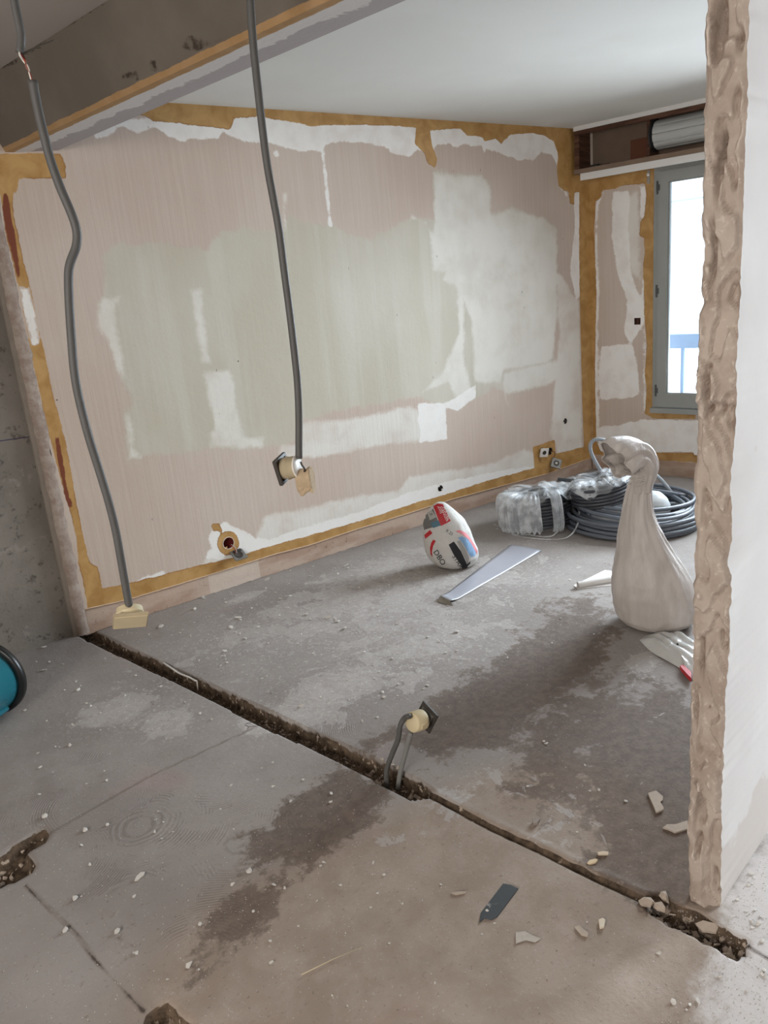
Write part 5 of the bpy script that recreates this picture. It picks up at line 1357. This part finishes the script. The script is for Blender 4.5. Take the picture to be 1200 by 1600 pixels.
slab('wood_splinter', 'small pale splinter just above the filled chase', 'splinter', [(933,1334),(942,1332),(951,1333),(950,1338),(935,1338)], .005, plain('pale_wood_two', (.58, .48, .36), .8, .2, .1, 30))
sa_, sb_ = on_z(471, 1523, .004), on_z(566, 1480, .006); v, f = tube_geo([sa_, sa_*.5+sb_*.5+np.array([.002, .003, 0]), sb_], [.0015, .0012, .0006], 6)
tag(mesh_obj('straw', v, f, plain('dry_straw', (.55, .47, .33), .7, .2, .1, 30)), 'thin dry straw lying on the bare floor in front', 'straw')
slab('plaster_smear', 'crumbly white plaster smear behind the dark tape', 'plaster', [(806,1458),(820,1456),(834,1464),(846,1468),(836,1474),(822,1470),(806,1476)], .0015, plain('pale_smear', (.46, .42, .37), .95, .1, .25, 90, .5))
slab('masonry_lump', 'small dark lump on the floor above the filled chase', 'lump', [(832,1284),(840,1281),(844,1284),(840,1290),(833,1291)], .010, M_CHIP3)
# white paint skin hanging on the chase's edge
P = [on_z(*q, .004) for q in ((255,1035),(268,1044),(280,1052),(295,1058),(306,1064))]
v, f = tube_geo(catmull(P, 6), .0045, 8, squash=.5)
tag(mesh_obj('paint_skin', v, f, M_CHIP), 'white strip of paint skin clinging to the edge of the long chase', 'paint skin')
P = [on_z(307,1063,.003), on_z(308,1068,-.01), on_z(309,1078,-.035)]
v, f = tube_geo(catmull(P, 4), .005, 8, squash=.4); tag(mesh_obj('paint_skin', v, f, M_CHIP), 'short pale flap of paint hanging down into the long chase', 'paint skin')

# ================================================================== teal bucket at the left edge
k = NT('teal_plastic', .22, .5); k.color(k.mix(k.noise(3, 2), (.018, .13, .17), (.03, .18, .22))); M_TEAL = k.m
ct = on_z(27, 1112); axd = np.array([math.cos(R(42)), math.sin(R(42)), .0]); rB = .150
cc_ = np.array([ct[0], ct[1], 0])+np.array([axd[1], -axd[0], 0])*-.0+np.array([0, 0, rB+.012])
cc_ = cc_+np.array([axd[1], -axd[0], 0])*-.085
root = empty('bucket', (cc_[0]-axd[0]*.15, cc_[1]-axd[1]*.15, 0), 'teal plastic bucket with black rim tipped on its side at the left edge', 'bucket')
tilt = -.0
Mx = basis(cc_, axd+np.array([0, 0, tilt]), (0, 0, 1))
v, f = lathe_geo([(0, -.30), (.105, -.30), (.112, -.292), (rB-.006, -.012), (rB-.010, -.012), (.108, -.286), (0, -.288)], Mx, 48); mesh_obj('body', v, f, M_TEAL, root)
v, f = lathe_geo([(rB-.012, -.022), (rB+.008, -.022), (rB+.012, -.018), (rB+.012, .004), (rB+.006, .008), (rB-.010, .006), (rB-.012, -.022)], Mx, 48); mesh_obj('rim', v, f, plain('black_rubber', (.010, .011, .012), .35, .5, .2, 20), root)
hd = []
for i in range(13):
    a = R(20+i*140/12-0); hd.append(Mx @ Vector((math.cos(a)*(rB+.006)*-.25-.02, math.sin(a-R(0))*(rB+.0), -.03-.09*math.sin(math.pi*i/12))))
v, f = tube_geo([tuple(q) for q in hd], .005, 8); v = [(a, b, max(c, .003)) for a, b, c in v]
v2, f2 = tube_geo([tuple(Mx @ Vector((-(.128)*math.cos(R(35)), .128*math.sin(R(35)), -.16-.12))), tuple(Mx @ Vector((-(.142)*math.cos(R(35)), .142*math.sin(R(35)), -.05)))], .012, 10); mesh_obj('moulded_rib', v2, f2, M_TEAL, root)
# ================================================================== rubble in the chases, chips and crumbs
def chunk_mesh(name, seed, mat, flat=.6):
    bm = bmesh.new(); bmesh.ops.create_icosphere(bm, subdivisions=1, radius=1); rnd = random.Random(seed)
    for q in bm.verts:
        q.co *= rnd.uniform(.62, 1.15); q.co.z *= flat
    bmesh.ops.recalc_face_normals(bm, faces=bm.faces)
    me = bpy.data.meshes.new(name); bm.to_mesh(me); bm.free(); me.materials.append(mat); return me
def shard_mesh(name, seed, mat):
    bm = bmesh.new(); rnd = random.Random(seed); n = rnd.choice((4, 5, 6)); pts = []
    for i in range(n):
        a = 2*math.pi*i/n+rnd.uniform(-.3, .3); r_ = rnd.uniform(.6, 1.1); pts.append((r_*math.cos(a)*1.25, r_*math.sin(a)*.8, -.14+rnd.uniform(-.03, .03)))
    add_prism(bm, pts, (rnd.uniform(-.1, .1), rnd.uniform(-.1, .1), .30)); bmesh.ops.recalc_face_normals(bm, faces=bm.faces)
    me = bpy.data.meshes.new(name); bm.to_mesh(me); bm.free(); me.materials.append(mat); return me
chips = [chunk_mesh('plaster_chip', i, M_CHIP, .55) for i in range(4)]+[shard_mesh('plaster_chip', i+20, M_CHIP) for i in range(4)]
rubb = [chunk_mesh('rubble_piece', i+50, (M_CHIP2, M_CHIP3, M_CHIP2)[i % 3], .7) for i in range(6)]+[shard_mesh('rubble_piece', i+70, M_CHIP2) for i in range(3)]
rnd = random.Random(5)
def place(me, name, x, y, s, label, cat, group, sink=.35, z=None, tilt=.35):
    o = bpy.data.objects.new(name, me); COL.objects.link(o)
    zz_ = fz(x, y) if z is None else z
    o.scale = (s, s*rnd.uniform(.7, 1), s*rnd.uniform(.7, 1)); o.rotation_euler = (rnd.uniform(-tilt, tilt), rnd.uniform(-tilt, tilt), rnd.uniform(0, 6.28))
    o.location = (x, y, zz_+s*sink); tag(o, label, cat, group); return o
def in_poly(x, y, poly): return sdf(np.array([[x, y]]), poly)[0]
def free(x, y):
    P_ = np.array([[x, y]])
    return sdf(P_, trench)[0] < -.012 and sdf(P_, holeR)[0] < -.012 and sdf(P_, hole1)[0] < -.012 and sdf(P_, hole2)[0] < -.012
areas = [   # pixel region, count, sizes, label, group
 ([(170,975),(420,895),(640,860),(600,960),(420,1010),(240,1010)], 78, (.0035,.008), 'tiny white plaster chip on the floor along the foot of the long wall', 'plaster chips along the long wall'),
 ([(260,1010),(600,950),(760,980),(640,1100),(560,1140),(400,1080)], 60, (.0035,.0075), 'tiny plaster chip on the grey floor between the long chase and the printed bag', 'plaster chips beyond the long chase'),
 ([(20,1045),(140,1010),(360,1110),(240,1200),(60,1280),(30,1150)], 46, (.0035,.007), 'tiny white plaster chip on the left slab beside the bucket', 'plaster chips on the left slab'),
 ([(90,1320),(380,1170),(560,1240),(480,1500),(260,1540),(120,1420)], 40, (.003,.0065), 'tiny white plaster chip on the trowelled screed in front of the long chase', 'plaster chips on the near screed'),
 ([(560,1260),(900,1400),(1060,1500),(900,1590),(400,1590),(450,1450)], 22, (.002,.004), 'tiny pale crumb on the smooth brown floor in front', 'crumbs on the smooth floor'),
 ([(1130,1440),(1195,1330),(1199,1590),(1000,1595),(1100,1510)], 30, (.002,.0055), 'tiny white crumb on the dusty floor right of the partition', 'crumbs right of the partition'),
 ([(790,900),(940,880),(1000,1080),(1040,1380),(800,1260),(760,1000)], 18, (.003,.006), 'tiny pale chip on the brown stained floor before the sack', 'chips on the stained floor'),
]
for px, cnt, (s0, s1), lab, grp in areas:
    Pg = [tuple(on_z(*q)[:2]) for q in px]; xs_ = [p[0] for p in Pg]; ys_ = [p[1] for p in Pg]; c = 0; tries = 0
    while c < cnt and tries < 5000:
        tries += 1; x = rnd.uniform(min(xs_), max(xs_)); y = rnd.uniform(min(ys_), max(ys_))
        if in_poly(x, y, Pg) < 0 or not free(x, y): continue
        place(rnd.choice(chips), 'plaster_chip', x, y, rnd.uniform(s0, s1)*(1.25 if rnd.random() > .15 else 2.0), lab, 'plaster chip', grp); c += 1
for (px, py, s, lab) in (((252),980,.020,'flat white plaster chip lying nearest the cream switch box'),(372,966,.016,'white plaster chip on the floor under the round red hole'),(69,1012,.017,'white chip at the foot of the dark concrete wall'),(70,1277,.013,'bright chip beside the broken pit at the left edge'),(218,1372,.014,'angular white chip on the near screed, largest of its cluster'),(122,1079,.012,'white chip in the small cluster right of the bucket'),(598,1082,.010,'grey chip beyond the long chase near the round cream box'),(184,1457,.013,'white chip on the brown edge of the screed near the corner pit'),(103,1454,.012,'white chip lying on the crack line'),(389,1362,.012,'lone white chip on the brown stain in front'),(118,1405,.013,'standing white chip left of the brown stain'),(438,936,.011,'white chip on the floor right of the round red hole')):
    p = on_z(px, py); place(rnd.choice(chips[:4] if s < .014 else chips[4:]), 'plaster_chip', p[0], p[1], s, lab, 'plaster chip', None, .30, tilt=.15)

# rubble
def fill(poly, cnt, s0, s1, lab, grp, mats=rubb, margin=.006, zup=.0):
    xs_ = [p[0] for p in poly]; ys_ = [p[1] for p in poly]; c = 0; tries = 0
    while c < cnt and tries < 8000:
        tries += 1; x = rnd.uniform(min(xs_), max(xs_)); y = rnd.uniform(min(ys_), max(ys_))
        if in_poly(x, y, poly) < margin: continue
        place(rnd.choice(mats), 'rubble_piece', x, y, rnd.uniform(s0, s1), lab, 'rubble', grp, .45, tilt=.9); c += 1
fill(holeR, 46, .007, .017, 'broken piece of plaster in the pit at the foot of the partition', 'rubble in the partition pit', margin=.010)
fill(hole2, 22, .008, .018, 'broken piece of plaster in the pit at the bottom edge of the picture', 'rubble in the corner pit', margin=.010)
fill(hole1, 10, .006, .012, 'small stone in the shallow pit at the left edge', 'stones in the left pit', margin=.012)
nearbox = F((560,1205),(600,1185),(676,1225),(668,1245),(640,1250),(605,1230))
fill(nearbox, 26, .006, .013, 'piece of rubble at the bottom of the chase around the conduit pair', 'rubble around the conduit pair', margin=.008)
midtr = F((392,1128),(400,1100),(600,1190),(600,1228),(529,1190))
fill(midtr, 34, .004, .009, 'small stone in the middle of the long chase', 'stones in the long chase', margin=.008)
for (px, py, s, lab) in ((1010,1412,.022,'pale angular block standing at the left end of the partition pit'),(1038,1404,.020,'pale block heaped above the left end of the partition pit'),(1030,1420,.017,'plaster block wedged in the middle of the partition pit heap'),(1108,1445,.024,'long plaster shard leaning under the partition end')):
    p = on_z(px, py); place(rubb[7] if 'shard' in lab else rnd.choice(rubb[:6]), 'rubble_piece', p[0], p[1], s, lab, 'rubble', None, .5, z=-.004 if px < 1100 else -.02)
KEEP = [(cA[0], cA[1], .47), (cB[0], cB[1], .30), (cC[0], cC[1], .28), (cs_[0][0], cs_[0][1], .19), (cs[0][0], cs[0][1], .24)]+[((A_*(1-t)+C_*t)[0], (A_*(1-t)+C_*t)[1], .14) for t in np.linspace(0, 1, 7)]+[((t0*(1-t)+t1*t)[0], (t0*(1-t)+t1*t)[1], .07) for t in np.linspace(0, 1, 5)]
# crumbs nobody could count
def crumbs(name, label, poly, cnt, s0, s1, mat, inside=True, seed=1):
    r_ = np.random.default_rng(seed); poly = np.array(poly); mn, mxx = poly.min(0), poly.max(0); vs = []; fs = []
    pts = r_.uniform(mn, mxx, (cnt*6, 2)); d = sdf(pts, poly); pts = pts[d > .004]
    for (cx_, cy_, r2_) in KEEP: pts = pts[np.hypot(pts[:, 0]-cx_, pts[:, 1]-cy_) > r2_]
    pts = pts[:cnt]
    dirs = np.array([(0, 0, .8), (1, 0, -.3), (-.5, .86, -.3), (-.5, -.86, -.3)])
    for (x, y) in pts:
        s = r_.uniform(s0, s1); a = r_.uniform(0, 6.28); ca, sa = math.cos(a), math.sin(a); z = fz(x, y); b = len(vs)
        if name == 'plaster_dust_crumbs' and z < -.01: continue
        for q in dirs:
            q = q*r_.uniform(.6, 1.2); vs.append((x+s*(q[0]*ca-q[1]*sa), y+s*(q[0]*sa+q[1]*ca), z+s*(q[2]+.25)))
        fs += [(b, b+1, b+2), (b, b+2, b+3), (b, b+3, b+1), (b+1, b+3, b+2)]
    o = mesh_obj(name, vs, fs, mat, smooth=False); tag(o, label, 'debris', kind='stuff'); return o
crumbs('plaster_dust_crumbs', 'fine white plaster crumbs scattered over the floor beyond the long chase', F((150,985),(900,740),(1070,760),(1080,1000),(760,1000),(660,1215),(400,1095)), 4200, .0010, .0034, M_CHIP, seed=2)
crumbs('plaster_dust_crumbs', 'fine white crumbs scattered over the slabs in front of the long chase', F((0,1035),(125,1000),(390,1125),(640,1255),(1000,1420),(1100,1560),(1000,1600),(0,1600)), 2200, .0008, .0024, M_CHIP, seed=3)
crumbs('plaster_dust_crumbs', 'white crumbs on the dusty floor right of the partition', F((1120,1440),(1199,1320),(1260,1400),(1260,1620),(1000,1620),(1090,1510)), 900, .0008, .0028, M_CHIP, seed=6)
crumbs('chase_gravel', 'brown grit lying along the bottom of the long chase', trench, 2600, .0012, .0042, M_CHIP3, seed=4)
crumbs('chase_gravel', 'brown grit at the bottom of the pit under the partition', holeR, 700, .0012, .0045, M_CHIP3, seed=5)
